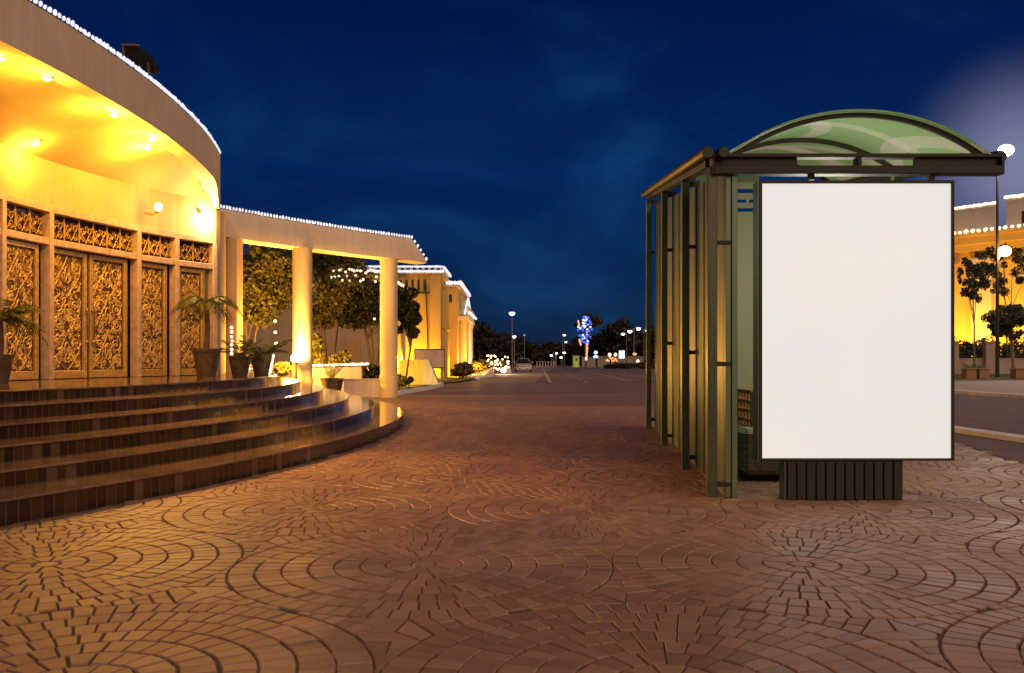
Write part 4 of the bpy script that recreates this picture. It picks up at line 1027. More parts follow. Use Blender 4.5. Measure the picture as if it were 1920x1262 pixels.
p0, p1 = P(1075, 668, 150), P(1086, 681, 150)
t = thing('guard_booth', (p0.x, 150, 0), 'small yellow-green booth with a dark window across the road', 'booth')
b = MB(); b.box(p0.x, p1.x, 150, 151.2, 0, p0.z); b.build('wall', em('booth_self_glow', (.30, .36, .05), .45), t)  # wall emits by itself; the light on it is put into the material
b = MB(); b.box(p0.x-.1, p1.x+.1, 149.9, 151.3, p0.z, p0.z+.08); b.build('roof', M['stone_trim'], t)
b = MB(); b.box(p0.x+.38, p0.x+.66, 149.96, 150, p0.z-.75, p0.z-.3); b.build('window', M['dark_metal'], t)
dim = pm('far_wall', (.32, .27, .22), .9, nscale=.5, namt=.2)
for a, c_, z, lb in ((1091, 1116, 1.6, 'low pinkish wall right of the yellow-green booth'), (1120, 1143, 1.75, 'pale low wall behind the round blue sign'), (1146, 1206, 1.7, 'long low pale wall under the far row of lamps')):
    b = MB(); x0_, x1_ = (a-960)/F*152, (c_-960)/F*152; b.box(x0_, x1_, 152, 152.3, 0, z); b.box(x0_-.1, x1_+.1, 151.9, 152.4, z, z+.12); boxthing('boundary_wall', b, dim, lb, 'wall')
for k in range(7):
    x = (1007+k*5.2-960)/F*150; b = MB(); b.tube([(x, 150, 0), (x, 150, .85)], .07, 6); b.ball((x, 150, .9), .1, 8, 5); o = boxthing('bollard', b, M['kerb'], 'short white bollard in the row across the end of the road', 'bollard', 'bollards across the end of the road')
# round lit sign, globes, lit kiosk sign
def lit(px, py, Y, r, mat, label, name, cat, squash=(1, 1)):
    p = P(px, py, Y); t = thing(name, (p.x, Y, 0), label, cat)
    b = MB(); b.tube([(p.x, Y+.1, 0), (p.x, Y+.1, p.z)], .05, 6); b.build('pole', M['pole'], t)
    b = MB(); b.ball(p, (r*squash[0], .15, r*squash[1]), 12, 8); b.build('lamp_glass', mat, t)
lit(1117, 661, 140, .27, em('glow_sky', (.45, .8, 1), 3), 'upper pale blue light on the sign pole right of the lit tree', 'sign_lamp', 'sign light')
lit(1117, 669, 139, .30, em('glow_teal', (.35, .7, 1), 2.2), 'lower wider blue light on the sign pole right of the lit tree', 'sign_lamp', 'sign light', (1.3, .7))
lit(1143, 665, 138, .27, M['bulb_warm'], 'left of the twin warm white globes before the low wall', 'globe_lamp', 'lamp')
lit(1154, 665, 138, .27, M['bulb_warm'], 'right of the twin warm white globes before the low wall', 'globe_lamp', 'lamp')
lit(1190, 664, 138, .25, M['bulb_orange'], 'small orange light at the right end of the low wall', 'globe_lamp', 'lamp', (1.3, .8))
lit(1196, 677, 130, .22, M['bulb_warm'], 'small white light low in the roadside hedge near the shelter', 'globe_lamp', 'lamp')
p0, p1 = P(1161, 656, 136), P(1171, 672, 136); t = thing('light_box_sign', (p0.x, 136, 0), 'bright cyan-white light box on a post by the far wall', 'light box')
b = MB(); b.box(p0.x, p1.x, 136, 136.3, p1.z, p0.z-.15); b.build('lit_face', em('glow_box', (.5, .85, 1), 2.2), t)
b = MB(); b.box(p0.x-.1, p1.x+.1, 135.9, 136.4, p0.z-.15, p0.z); b.build('cap', M['pole'], t)
b = MB(); b.tube([((p0.x+p1.x)/2, 136.15, 0), ((p0.x+p1.x)/2, 136.15, p1.z)], .08, 6); b.build('post', M['pole'], t)
tb = thing('string_lights', P(1148, 673, 134), 'cluster of yellow fairy lights beneath the twin globes', 'string lights'); b = MB(); b.ball(tb.location, .13, 8, 5); first = b.build('bulb', M['bulb_orange'], tb)
for k in range(14):
    c = first if k == 0 else first.copy()
    if k: C.objects.link(c); c.parent = tb
    c.location = P(1137+k*1.5, 671+g_.uniform(-3, 6), 134)-tb.location
# hedge and verge under the lamps on the far right of the road
for k, (px, lb) in enumerate(((1152, 'dark hedge below the twin globes'), (1180, 'dark hedge in front of the low wall and light box'), (1207, 'dark hedge beside the shelter across the road'), (1240, 'dark hedge seen through the shelter fin'))):
    x = (px-960)/F*125; shrub((x, 125, 0), (1.5, 1.0, .42), lb, 700, .28, M['leaf_far'], 140+k*2, name='hedge')
# tree wrapped in blue lights
bx = (1099-960)/F*110
t = tree('wrapped_tree', (bx, 110, 0), (bx+.2, 110.5, 5.9), (1.75, 1.2, 1.2), 'tree wrapped in blue and white lights standing across the road', 1800, .22, M['leaf_far'], 201, 1, .16, 24)
tb = thing('string_lights', (bx, 109, 3), 'blue and white light chains wound round the trunk and branches of the far tree', 'string lights'); g_ = random.Random(12)
def mkb(mat, sz): b = MB(); b.ball((bx, 109, 3), sz, 8, 5); return b.build('bulb', mat, tb)
src = {'blue': mkb(M['bulb_blue'], .135), 'cool': mkb(em('bulb_ice', (.75, .8, 1), 1.2), .135), 'org': mkb(M['bulb_orange'], .11)}
used = set()
def put(kind, px, py):
    s = src[kind]; c = s if kind not in used else s.copy()
    if kind in used: C.objects.link(c); c.parent = tb
    used.add(kind); c.location = P(px, py, 108.8+g_.uniform(-.3, .3))-tb.location
for k in range(62):
    py = g_.uniform(593, 645); hw = 3+11*math.sin(math.pi*min(1, (py-588)/62)); px = 1097+g_.uniform(-hw, hw)
    put('blue' if g_.random() < .58 else 'cool', px, py)
for k in range(7): put('org', 1084+k*.5-1.0*(k > 3), 602+k*2.0); put('org', 1086+k*.5, 637+k*1.6)
for k in range(16): put('org', 1101.5-k*.15+g_.uniform(-1, 1), 645+k*1.6)
put('cool', 1099, 671); put('cool', 1099, 674)
# far tree line, each tree by itself
far = [(868, 596, 190, 5, 'dark'), (898, 602, 175, 3.2, ''), (925, 622, 180, 3.4, ''), (948, 624, 185, 3.4, ''), (980, 630, 190, 2.8, ''), (1003, 652, 230, 3, ''), (1029, 642, 200, 3.2, ''), (1062, 648, 220, 3, ''),
       (1082, 634, 190, 3.2, ''), (1112, 628, 190, 3.4, ''), (1143, 612, 185, 3.6, ''), (1168, 602, 180, 3.6, ''), (1196, 612, 185, 3.6, ''), (1224, 618, 185, 3.6, ''), (1262, 605, 185, 5, ''), (1320, 600, 190, 6, '')]
flab = ['broad dark tree behind the portico building', 'tall dark tree at the right edge of the portico building', 'round dark tree behind the fairy-lit bush', 'dark tree left of the tall greenish lamp', 'thin-topped tree right of the tall greenish lamp', 'low distant tree right of the parked car',
        'round low tree between the car and the blue-lit tree', 'distant tree behind the low white lights', 'dark tree just left of the blue-lit tree', 'dark tree just right of the blue-lit tree', 'tall dark tree behind the round blue sign', 'tallest dark tree behind the far row of lamps', 'dark tree behind the highest far lamp', 'dark tree beside the rear shelter post', 'dark tree seen through the shelter frame', 'dark tree hidden mostly by the shelter']
for k, ((px, py, Y, rx, _), lb) in enumerate(zip(far, flab)):
    x = (px-960)/F*Y; ht = H+(HZ-py)*Y/F; rz = ht*.47
    tree('distant_tree', (x, Y, 0), (x, Y, ht-rz), (rx*1.15, rx, rz), lb, 1800, .55, M['leaf_far'], 300+k*5, 1, .25, 22, cl=.42, group=None)
# low dark undergrowth closing the gaps at the horizon
leaf_o = leaf_obj('undergrowth', [((x, 200+6*math.sin(x), 1.2), (7, 3, 2.6), 1) for x in range(-30, 75, 5)], 7000, .8, 77, M['leaf_far'], None); tag(leaf_o, 'dark undergrowth along the far side of the road', 'undergrowth', kind='stuff')

# ------------------------------------------------------------------ right side: wall, fence, building, trees
def rw(px, Y): return (px-960)/F*Y
b = MB(); b.box(28, 60, 80, 80.3, 0, 1.32); b.box(28, 60, 79.96, 80.34, 1.32, 1.40); boxthing('boundary_wall', b, pm('pink_wall', (.42, .3, .24), .8, nscale=.6, namt=.15), 'long low pink wall along the verge before the big yellow building', 'wall')
xp = rw(1855, 79.8)
for k, x in enumerate((rw(1792, 79.8)-.3, xp, xp+6.5)):
    b = MB(); b.box(x-.45, x+.45, 79.5, 80.1, 0, 2.75); b.box(x-.52, x+.52, 79.43, 80.17, 2.75, 2.88)
    boxthing('gate_pillar', b, pm('pillar_pink', (.36, .25, .2), .8, nscale=1, namt=.15), ['pink wall pillar right beside the billboard edge', 'pink wall pillar standing between the two pot pairs', 'pink wall pillar at the far right edge'][k], 'pillar')
fn = thing('iron_fence', (36, 80.15, 1.4), 'dark iron railings on top of the low pink wall', 'fence')
b = MB()
for k in range(90): x = 36+k*.22; b.box(x, x+.035, 80.13, 80.17, 1.4, 2.6)
b.build('bars', M['dark_metal'], fn)
b = MB(); b.box(36, 56, 80.12, 80.18, 2.45, 2.52); b.box(36, 56, 80.12, 80.18, 1.5, 1.56); b.build('rails', M['dark_metal'], fn)
hd = thing('hedge', (44, 82.5, 0), 'tall dark hedge behind the railings under the big yellow building', 'hedge')
leaf_obj('foliage', [((x*.8+34, 82.5, 1.7), (.9, .8, 1.5+.3*math.sin(x*1.7)), 1) for x in range(26)], 12000, .20, 402, M['leaf_dark'], hd)
b = MB()
for k in range(12): b.tube([(35+k*1.7, 82.5, 0), (35.2+k*1.7, 82.5, 1.8)], .05, 5)
b.build('stems', M['bark'], hd)
# big building
A = Vector((rw(1790, 95), 95.0)); Bp = Vector((rw(1920, 89.6), 89.6)); D = (Bp-A).normalized(); Nn = Vector((D.y, -D.x))*-1
Nn = Vector((-D.y, D.x));  Nn = Nn if Nn.y < 0 else -Nn          # towards the camera
xb = lambda v: Vector((A.x+D.x*v.x+Nn.x*v.y, A.y+D.y*v.x+Nn.y*v.y, v.z))
rb = thing('grand_building', (A.x, A.y, 0), 'large floodlit yellow building with pilasters and two rows of lights across the side road', 'building')
b = MB(xb); b.box(-9, 16, -8, 0, 0, 14.0); b.build('wall', M['yellow_wall'], rb)
b = MB(xb); b.box(-9, 16, 0, .55, 12.5, 13.2); b.box(-9, 16, 0, .9, 13.2, 14.0); b.box(-9, 16, 0, 1.15, 14.0, 14.35); b.build('cornice', M['yellow_wall'], rb)
b = MB(xb)
for x0_, x1_, zt_ in ((-9, -3.2, 16.2), (-3.0, 4.2, 16.9), (5.2, 16, 17.3)): b.box(x0_, x1_, -.35, .1, 14.35, zt_); b.box(x0_-.05, x1_+.05, -.45, .2, zt_, zt_+.25)
b.build('parapet', M['stone_trim'], rb)
b = MB(xb)
for c0 in (-1.8, -1.1, -.4, 6.7, 7.4, 8.1): b.box(c0, c0+.3, .1, .13, 14.9, 16.1)
b.build('parapet_slots', M['dark_wood'], rb)
for x0_ in (-6.5, 1.9, 9.3):
    b = MB(xb); b.box(x0_, x0_+2.0, 0, .45, 0, 11.2)
    for k in range(7): b.box(x0_+.12+k*.27, x0_+.24+k*.27, .45, .50, .6, 10.8)
    b.box(x0_-.2, x0_+2.2, 0, .7, 11.2, 11.7); b.build('pilaster', M['stone_trim'], rb)
for x0_ in (-3.2, 5.0):
    b = MB(xb); b.box(x0_-.1, x0_+3.6, .02, .35, 11.35, 11.8); b.tube([(x0_-.1, .3, 12.3), (x0_+.35, .5, 12.9), (x0_+.9, .4, 11.8)], .16, 6); b.tube([(x0_+3.6, .3, 13.0), (x0_+3.3, .5, 12.6), (x0_+3.9, .4, 11.5)], .16, 6); b.build('scroll_bracket', M['terracotta'], rb)
    b = MB(xb); b.box(x0_+.6, x0_+2.9, .01, .08, 1.5, 9.5); wn_ = b.build('window', M['yellow_wall'], rb)
    b = MB(xb); b.box(x0_+.45, x0_+3.05, .02, .16, 9.5, 9.75); b.box(x0_+.45, x0_+3.05, .02, .14, 6.5, 6.65); b.build('sill', M['stone_trim'], wn_)
def xb3(x, y, z): return xb(Vector((x, y, z)))
bulbs('string_lights', [xb3(-3.0, .25, 17.2), xb3(4.2, .25, 17.25)], .22, 'upper lights on the left parapet of the grand building', M['bulb_warm'], (.16, .16, .16), jit=.03)
bulbs('string_lights', [xb3(5.2, .25, 17.65), xb3(12, .25, 17.65)], .22, 'upper lights on the right parapet of the grand building', M['bulb_warm'], (.17, .17, .17), jit=.03)
bulbs('string_lights', [xb3(-4, 1.2, 14.5), xb3(12, 1.2, 14.5)], .62, 'lower row of bigger lights along the cornice of the grand building', M['bulb_warm'], (.24, .2, .18), jit=.03)
for k, (x, pw) in enumerate(((-3, 3500), (3.2, 5200), (9, 5600))):
    p = xb3(x, 5.0, 1.5); t = thing('facade_floodlight', (p.x, p.y, 0), ['floodlight at the foot of the grand building behind the billboard', 'floodlight behind the hedge under the middle pilaster', 'floodlight behind the hedge at the far right'][k], 'floodlight')
    b = MB(); b.box(p.x-.2, p.x+.2, p.y-.15, p.y+.15, .3, .7, .03); b.build('housing', M['dark_metal'], t); b = MB(); b.tube([(p.x, p.y, 0), (p.x, p.y, .35)], .05, 6); b.build('stand', M['dark_metal'], t)
    lamp('flood_light', p, pw*.8, (1, .50, .075), .3, t)
# street lamps on the right
lp = rw(1870, 66)
t = thing('street_lamp', (lp, 66, 0), 'tall street lamp pole with a glowing orange head before the grand building', 'street lamp')
b = MB(); b.tube([(lp, 66, 0), (lp, 66, 8), (lp, 66, 16.6)], [.14, .11, .07], 10); b.build('pole', M['dark_metal'], t)
p = P(1884, 471, 66); b = MB(); b.tube([(lp, 66, p.z-.8), (lp+.2, 66, p.z-.3), (p.x, 66, p.z)], .05, 6); b.build('arm', M['pole'], t)
b = MB(); b.ball(p, (.46, .4, .40), 14, 10); b.build('lamp_glass', M['glow_orange'], t); lamp('lamp_light', p+Vector((0, -.9, -.2)), 900, (1, .66, .35), .4, t)
p = P(1886, 282, 66); b = MB(); b.tube([(lp, 66, 16.4), (p.x, 66, p.z+.2)], .05, 6); b.ball((p.x, 66, p.z+.28), (.4, .3, .12)); b.build('top_bracket', M['pole'], t)
b = MB(); b.ball(p, (.55, .5, .42), 14, 10); b.build('lamp_glass', em('glow_cold', (.9, .92, 1), 12), t); lamp('lamp_light', p+Vector((0, -.6, -.8)), 2600, (1, .82, .75), .5, t)
# trees on the right
tree('verge_tree', (rw(1900, 72), 72, 0), (rw(1893, 72), 72, H+(674-603)*72/F), (1.9, 1.5, 1.6), 'dense round-crowned small tree on the verge right of the pink pillar', 11000, .12, M['leaf_dark'], 411, 1, .13, 46, cl=.27)
tree('verge_tree', (rw(1827, 76), 76, 0), (rw(1822, 76), 76, H+(674-520)*76/F), (1.4, 1.1, 2.4), 'thin sparse tree with a bare stem next to the billboard edge', 3200, .13, M['leaf_dark'], 421, 1, .09, 30, cl=.19)
tree('verge_tree', (rw(1908, 80), 81.5, 0), (rw(1896, 80), 81.5, H+(674-500)*80/F), (2.6, 1.6, 2.9), 'sparse wide-branched tree behind the glowing orange street lamp', 5200, .13, M['leaf_dark'], 431, 2, .09, 40, cl=.18)
palm((rw(1826, 66), 66, .0), 0, 0, .5, 12, 1.1, 'small spiky palm on the verge between two stone planters', 441, .8, .6, .3, mat='leaf_dark' if False else 'palm', cat='palm')
for k, px in enumerate((1817, 1841, 1909)):
    Y = 60.5; x = rw(px, Y); t = thing('planter_block', (x, Y, 0), ['left of the pair of square ochre planters by the small palm', 'right of the pair of square ochre planters by the small palm', 'square ochre planter under the dense verge tree at the photo edge'][k], 'planter', 'ochre planter blocks on the verge')
    b = MB(); b.box(x-.35, x+.35, Y-.35, Y+.35, 0, .62, .03); b.box(x-.40, x+.40, Y-.40, Y+.40, .62, .70, .02); b.build('block', M['terracotta'], t)
    b = MB(); b.box(x-.28, x+.28, Y-.28, Y+.28, .70, .715); b.build('soil', M['soil'], t)

# ------------------------------------------------------------------ bus shelter
Y0 = 8.46
def shx(v):
    dY = v.y-Y0; return Vector((v.x+.081*dY, v.y, v.z+.14*dY*min(v.z, 3.11)/3.11))
sx = lambda px: (px-960)/F*Y0
sz = lambda py: H+(674-py)/F*Y0
sh = thing('bus_shelter', (sx(1355), Y0, 0), 'dark olive metal bus shelter with side frames and an arched green glass roof', 'bus shelter')
YP = [8.46, 10.7, 13.55, 16.9]
for k, Y in enumerate(YP):
    b = MB(shx); b.box(sx(1327), sx(1345), Y, Y+.12, 0, sz(313), .006); b.build('outer_post', M['shelter_olive'] if k else pm('front_post', (.10, .115, .065), .34, metal=.55, nscale=2, namt=.12), sh)
    b = MB(shx); b.box(sx(1372.4), sx(1383), Y, Y+.10, 0, sz(322), .004); b.box(sx(1361), sx(1372), Y+.02, Y+.10, 0, sz(322), .004); b.build('inner_post', M['shelter_olive'], sh)
    for (za, zb) in ((451, 459), (679, 687), (905, 913)):
        b = MB(shx); b.box(sx(1345.2), sx(1360.8 if k else 1372), Y+.015, Y+.075, sz(zb), sz(za), .003); b.build('rail', M['shelter_dark'], sh)
    b = MB(shx); b.box(sx(1345.2), sx(1372), Y+.01, Y+.09, sz(325), sz(313), .003); b.build('header_rail', M['shelter_dark'], sh)
for a, c_ in zip(YP, YP[1:]):
    n = 3
    for k in range(n):
        y0_, y1_ = a+.13+(c_-a-.14)*k/n, a+.13+(c_-a-.14)*(k+1)/n-.015
        b = MB(shx); b.box(sx(1361), sx(1361)+.02, y0_, y1_, .03, 3.06); b.build('side_panel', M['shelter_panel'], sh)
        b = MB(shx); b.box(sx(1361)-.012, sx(1361), y1_-.005, y1_+.03, .03, 3.06); b.build('panel_batten', M['shelter_olive'], sh)
# front beam: two rails, dark infill plates and a glazed strip
b = MB(); b.box(sx(1335), sx(1875), Y0-.06, Y0+.06, sz(297), sz(290), .004); b.build('beam_top_rail', M['shelter_dark'], sh)
b = MB(); b.box(sx(1335), sx(1875), Y0-.07, Y0+.07, sz(328.5), sz(313), .006); b.build('beam', M['shelter_dark'], sh)
for a, c_ in ((1338, 1494), (1713, 1871)):
    b = MB(); b.box(sx(a), sx(c_), Y0-.01, Y0+.02, sz(312.8), sz(297.2)); b.build('infill_plate', M['dark_metal'], sh)
for a, c_ in ((1333.5, 1338), (1604, 1611), (1871, 1877)):
    b = MB(); b.box(sx(a), sx(c_), Y0-.065, Y0+.065, sz(313) if c_ < 1870 and a > 1340 else sz(328.6), sz(297) if 1340 < a < 1870 else sz(289.5), .003); b.build('beam_stop', M['shelter_dark'], sh)
# gutter tubes along both sides
for px, py, r, ye in ((1323, 288, .060, 17.15), (1353, 287.5, .055, 14), (1882, 292, .058, 14), (1850, 291, .050, 14)):
    x, z = sx(px), sz(py); y_s = 8.30 if px in (1323, 1353) else 8.5
    pts = [(x, y_s, z), (x, y_s+.02, z), (x, ye, z), (x, ye+.06, z)]
    b = MB(shx); b.tube(pts, [r*.86, r, r, r*.6], 20); b.build('gutter_tube', M['tubes'], sh, smooth=True)
b = MB(shx); b.box(sx(1326), sx(1342), Y0+.13, 16.9, sz(312), sz(300)); b.box(sx(1326), sx(1372), Y0+.13, 16.9, sz(300), sz(296)); b.build('eaves_beam', M['tubes'], sh)
b = MB(shx); b.box(sx(1840), sx(1862), Y0+.07, 13.5, sz(305), sz(296)); b.build('eaves_beam', M['tubes'], sh)
# arched roof
xa, xc, xapex = sx(1366), sx(1850), sx(1604); hw = (xc-xa)/2; xm = (xa+xc)/2; zb0 = sz(291); sag = sz(209)-zb0; RR = (hw*hw+sag*sag)/(2*sag); ah = math.asin(hw/RR)
def arcp(t_, dr=0): a = -ah+2*ah*t_; return (xm+(RR+dr)*math.sin(a), zb0+sag-RR+(RR+dr)*math.cos(a))
NA2 = 40
for k, Y in enumerate((8.46, 10.7, 13.5)):
    b = MB(shx); th_ = .045 if k == 0 else .05
    rows = []
    for i in range(NA2+1):
        (x0_, z0_), (x1_, z1_) = arcp(i/NA2, -.012), arcp(i/NA2, -.012-th_)
        rows.append([(x0_, Y-.025, z0_), (x0_, Y+.035, z0_), (x1_, Y+.035, z1_), (x1_, Y-.025, z1_)])
    b.sweep(rows); b.build('roof_rib', M['shelter_dark'], sh, smooth=False)
def roof_glass():
    m, t, b = nodes('green_roof_glass'); tcn = t.nodes.new('ShaderNodeTexCoord')
    s = t.nodes.new('ShaderNodeSeparateXYZ'); t.links.new(tcn.outputs['Object'], s.inputs[0])
    # sweeping printed ribbons
    f = None
    for (cx, cy, r, w_) in ((-1.2, 6.5, 3.2, .16), (.2, 7.0, 3.7, .22), (2.7, -1.6, 2.9, .12), (3.9, 5.5, 3.1, .15), (-.6, 2.0, 2.1, .10), (1.4, 9.2, 5.6, .14), (4.4, 1.0, 2.2, .12)):
        dx = mth(t, 'SUBTRACT', s.outputs['X'], cx); dy = mth(t, 'SUBTRACT', s.outputs['Y'], cy)
        d = mth(t, 'SQRT', mth(t, 'ADD', mth(t, 'MULTIPLY', dx, dx), mth(t, 'MULTIPLY', dy, dy)))
        q = mth(t, 'LESS_THAN', mth(t, 'ABSOLUTE', mth(t, 'SUBTRACT', d, r)), w_)
        f = q if f is None else mth(t, 'ADD', f, q)
    f = mth(t, 'MULTIPLY', mth(t, 'MINIMUM', f, 1.6), .6)
    n = t.nodes.new('ShaderNodeTexNoise'); n.inputs['Scale'].default_value = 2.2; t.links.new(tcn.outputs['Object'], n.inputs['Vector'])
    f = mth(t, 'ADD', f, mth(t, 'MULTIPLY', mth(t, 'SUBTRACT', n.outputs['Fac'], .5), .25))
    mx_ = t.nodes.new('ShaderNodeMix'); mx_.data_type = 'RGBA'; t.links.new(f, mx_.inputs['Factor'])
    mx_.inputs['A'].default_value = (.60, .82, .52, 1); mx_.inputs['B'].default_value = (.97, 1, .92, 1)
    tr = t.nodes.new('ShaderNodeBsdfTranslucent'); t.links.new(mx_.outputs['Result'], tr.inputs[0])
    t.links.new(mx_.outputs['Result'], b.inputs['Base Color']); b.inputs['Roughness'].default_value = .5; b.inputs['Specular IOR Level'].default_value = .25
    ms = t.nodes.new('ShaderNodeMixShader'); ms.inputs[0].default_value = .80
    t.links.new(b.outputs[0], ms.inputs[1]); t.links.new(tr.outputs[0], ms.inputs[2]); t.links.new(ms.outputs[0], t.nodes['Material Output'].inputs[0])
    return m
RG = roof_glass()
b = MB(shx); rows = []; NY = 12
for i in range(NA2+1):
    (x0_, z0_), (x1_, z1_) = arcp(i/NA2, .0), arcp(i/NA2, .012)
    rows.append([(x0_, 8.38+(13.56-8.38)*k/NY, z0_) for k in range(NY+1)]+[(x1_, 13.56-(13.56-8.38)*k/NY, z1_) for k in range(NY+1)])
b.sweep(rows); b.build('roof_glass', RG, sh, smooth=False)
# supports and hangers behind the billboard
for x in (sx(1520), sx(1745)):
    b = MB(); b.box(x-.02, x+.03, Y0-.02, Y0+.03, sz(338), sz(328)); b.build('hanger', M['shelter_dark'], sh)
b = MB(shx); b.box(sx(1700), sx(1716), 8.8, 8.9, 0, 3.05); b.build('rear_post', M['shelter_olive'], sh)
b = MB(shx); b.box(4.2, 4.29, 13.4, 13.5, 0, 3.08); b.build('rear_post', M['shelter_olive'], sh)
lamp('shelter_fill', (3.3, 9.5, 2.45), 75, (1, .96, .78), .35, sh).data.specular_factor = 0  # unseen fill lamp added to brighten the roof glass
# slotted backing panel behind the bench
Yb = 12.0; bp_ = thing('slotted_panel', (2.9, Yb, 0), 'flat olive panel with cut slots near its top, seen between shelter post and billboard', 'panel')
X0_, X1_ = 2.45, rw(1421.5, Yb); zz = lambda py: H+(674-py)/F*Yb
b = MB(); b.box(X0_, X1_, Yb, Yb+.04, 0, zz(397)); b.box(X0_, X1_, Yb, Yb+.04, zz(390), zz(380)); b.box(X0_, X1_, Yb, Yb+.04, zz(374), zz(362)); b.box(X0_, X1_, Yb, Yb+.04, zz(354), zz(341))
b.box(X0_, X0_+.06, Yb+.001, Yb+.039, zz(397), zz(354)); xm_ = rw(1402, Yb); b.box(xm_-.02, xm_+.02, Yb+.001, Yb+.039, zz(380), zz(374)); b.box(X1_-.02, X1_, Yb+.001, Yb+.039, zz(397), zz(354)); b.build('panel', M['backing'], bp_)
b = MB(); b.box(X0_, X1_+.01, Yb-.02, Yb+.06, zz(341), zz(328)); b.build('top_rail', M['shelter_olive'], bp_)
# bench
def woven():
    m, t, b = nodes('woven_stone'); tcn = t.nodes.new('ShaderNodeTexCoord')
    br = t.nodes.new('ShaderNodeTexBrick'); mpp = t.nodes.new('ShaderNodeMapping'); mpp.inputs['Rotation'].default_value = (R(90), 0, 0); t.links.new(tcn.outputs['Object'], mpp.inputs[0]); t.links.new(mpp.outputs[0], br.inputs['Vector'])
    br.inputs['Scale'].default_value = 9; br.inputs['Color1'].default_value = (.38, .35, .22, 1); br.inputs['Color2'].default_value = (.26, .24, .14, 1); br.inputs['Mortar'].default_value = (.12, .10, .05, 1); br.inputs['Mortar Size'].default_value = .015
    n = t.nodes.new('ShaderNodeTexNoise'); n.inputs['Scale'].default_value = 35; mp2 = t.nodes.new('ShaderNodeMapping'); mp2.inputs['Scale'].default_value = (3, 3, .6); mp2.inputs['Rotation'].default_value = (0, R(15), 0); t.links.new(tcn.outputs['Object'], mp2.inputs[0]); t.links.new(mp2.outputs[0], n.inputs['Vector'])
    r = t.nodes.new('ShaderNodeValToRGB'); t.links.new(n.outputs['Fac'], r.inputs[0]); r.color_ramp.elements[0].position = .36; r.color_ramp.elements[0].color = (.25, .22, .14, 1); r.color_ramp.elements[1].position = .46; r.color_ramp.elements[1].color = (1, 1, 1, 1)
    mx_ = t.nodes.new('ShaderNodeMix'); mx_.data_type = 'RGBA'; mx_.blend_type = 'MULTIPLY'; mx_.inputs['Factor'].default_value = 1; t.links.new(br.outputs['Color'], mx_.inputs['A']); t.links.new(r.outputs[0], mx_.inputs['B'])
    t.links.new(mx_.outputs['Result'], b.inputs['Base Color']); b.inputs['Roughness'].default_value = .85
    bp = t.nodes.new('ShaderNodeBump'); bp.inputs['Strength'].default_value = .6; bp.inputs['Distance'].default_value = .01; t.links.new(r.outputs[0], bp.inputs['Height']); t.links.new(bp.outputs[0], b.inputs['Normal'])
    return m
WV = woven()
bn = thing('shelter_bench', (3.0, 10, 0), 'stone-textured bench block with an orange wooden lattice inside the shelter', 'bench')
b = MB(); b.box(2.46, 3.75, 9.55, 11.2, .07, .56, .05); b.build('seat_block', WV, bn, smooth=False)
b = MB(); b.box(2.56, 3.65, 9.68, 11.1, 0, .07); b.build('plinth', M['dark_metal'], bn)  # black block added for the shadow gap under the bench
b = MB(); xl = 2.66
b.box(2.80, 3.75, 10.9, 11.05, .56, .82); b.build('back_rest', WV, bn)
b = MB()
for k in range(5):
    z = .50+k*.105; b.box(xl-.012, xl+.012, 9.9, 11.1, z, z+.028)
for k in range(9):
    y = 9.97+k*.135; b.box(xl-.016, xl+.008, y, y+.028, .50, .945)
b.box(xl-.025, xl+.025, 9.86, 9.90, .38, .95, .005); b.box(xl-.02, xl+.02, 9.90, 11.12, .93, .96, .004)
b.build('lattice', pm('orange_wood', (.42, .19, .045), .45, nscale=12, namt=.3), bn)

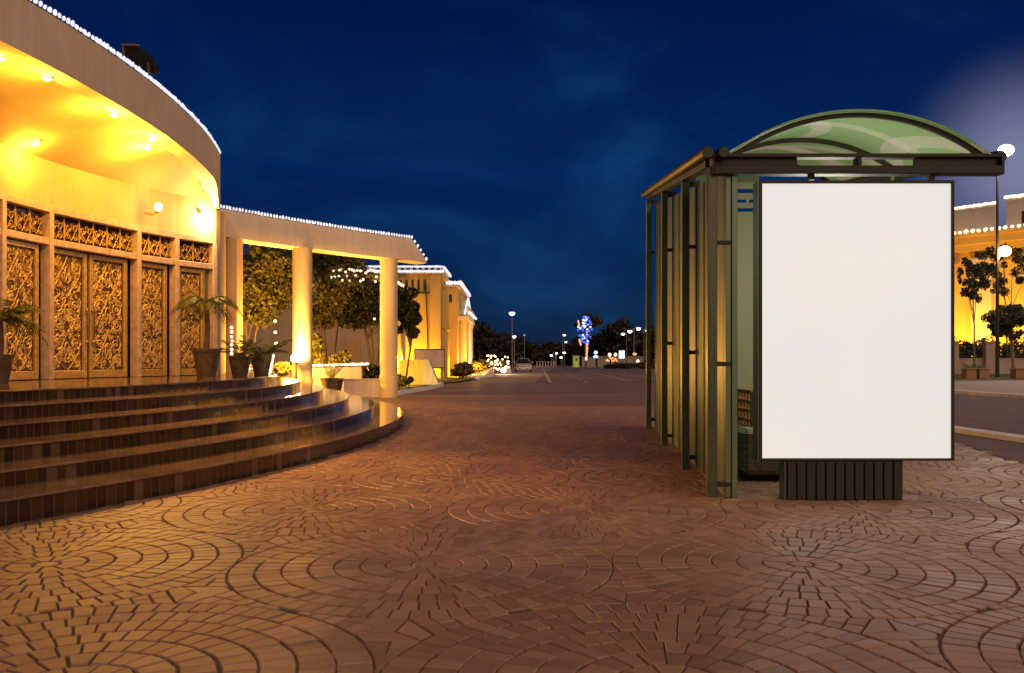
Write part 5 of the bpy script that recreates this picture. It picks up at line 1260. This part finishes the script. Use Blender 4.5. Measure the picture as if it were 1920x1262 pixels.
# ------------------------------------------------------------------ billboard
Yf = 8.30; fx = lambda px: (px-960)/F*Yf; fz = lambda py: H+(674-py)/F*Yf
bb = thing('billboard', (fx(1600), Yf, 0), 'large blank white illuminated billboard in a dark frame on a ribbed pedestal', 'billboard')
b = MB(); b.box(fx(1423.5), fx(1429.5), Yf, Yf+.19, fz(864), fz(338), .003); b.box(fx(1784.5), fx(1790), Yf, Yf+.19, fz(864), fz(338), .003)
b.box(fx(1429), fx(1785), Yf+.001, Yf+.19, fz(343.5), fz(338), .003); b.box(fx(1429), fx(1785), Yf+.001, Yf+.19, fz(864), fz(859.5), .003); b.build('frame', M['shelter_dark'], bb)
b = MB(); b.box(fx(1422), fx(1423.4), Yf+.01, Yf+.185, fz(865), fz(338)); b.build('side_plate', pm('side_plate', (.34, .29, .17), .35, metal=.5, nscale=2, namt=.1), bb)
b = MB(); b.box(fx(1429), fx(1785), Yf+.10, Yf+.18, fz(861), fz(342)); b.build('back_plate', M['shelter_dark'], bb)
def screen():
    m, t, b = nodes('lightbox_face'); b.inputs['Base Color'].default_value = (.30, .30, .30, 1); b.inputs['Roughness'].default_value = .3
    tcn = t.nodes.new('ShaderNodeTexCoord'); n = t.nodes.new('ShaderNodeTexNoise'); n.inputs['Scale'].default_value = .7; n.inputs['Detail'].default_value = 1; t.links.new(tcn.outputs['Object'], n.inputs['Vector'])
    r = t.nodes.new('ShaderNodeValToRGB'); t.links.new(n.outputs['Fac'], r.inputs[0]); r.color_ramp.elements[0].position = .35; r.color_ramp.elements[0].color = (.86, .81, .73, 1); r.color_ramp.elements[1].position = .65; r.color_ramp.elements[1].color = (.80, .80, .78, 1)
    t.links.new(r.outputs[0], b.inputs['Emission Color']); b.inputs['Emission Strength'].default_value = .87
    return m
b = MB(); b.box(fx(1429.5), fx(1784.5), Yf+.018, Yf+.09, fz(859.5), fz(343.5)); b.build('lightbox_face', screen(), bb)
b = MB(); b.box(fx(1476), fx(1694), Yf+.02, Yf+.20, 0, fz(864.2)); b.build('pedestal', M['dark_metal'], bb)
b = MB(); b.box(fx(1473), fx(1475.9), Yf+.03, Yf+.20, 0, fz(866)); b.build('pedestal_end', M['shelter_olive'], bb)
b = MB()
for k in range(12):
    x = 1477+k*18.1; b.box(fx(x), fx(x+15.2), Yf-.002, Yf+.02, .004, fz(868), .003)
b.build('ribs', M['shelter_dark'], bb)

# ------------------------------------------------------------------ lamps outside the frame that this plaza has: the near street lamps behind the camera, left dark here
print('objects', len(bpy.data.objects))
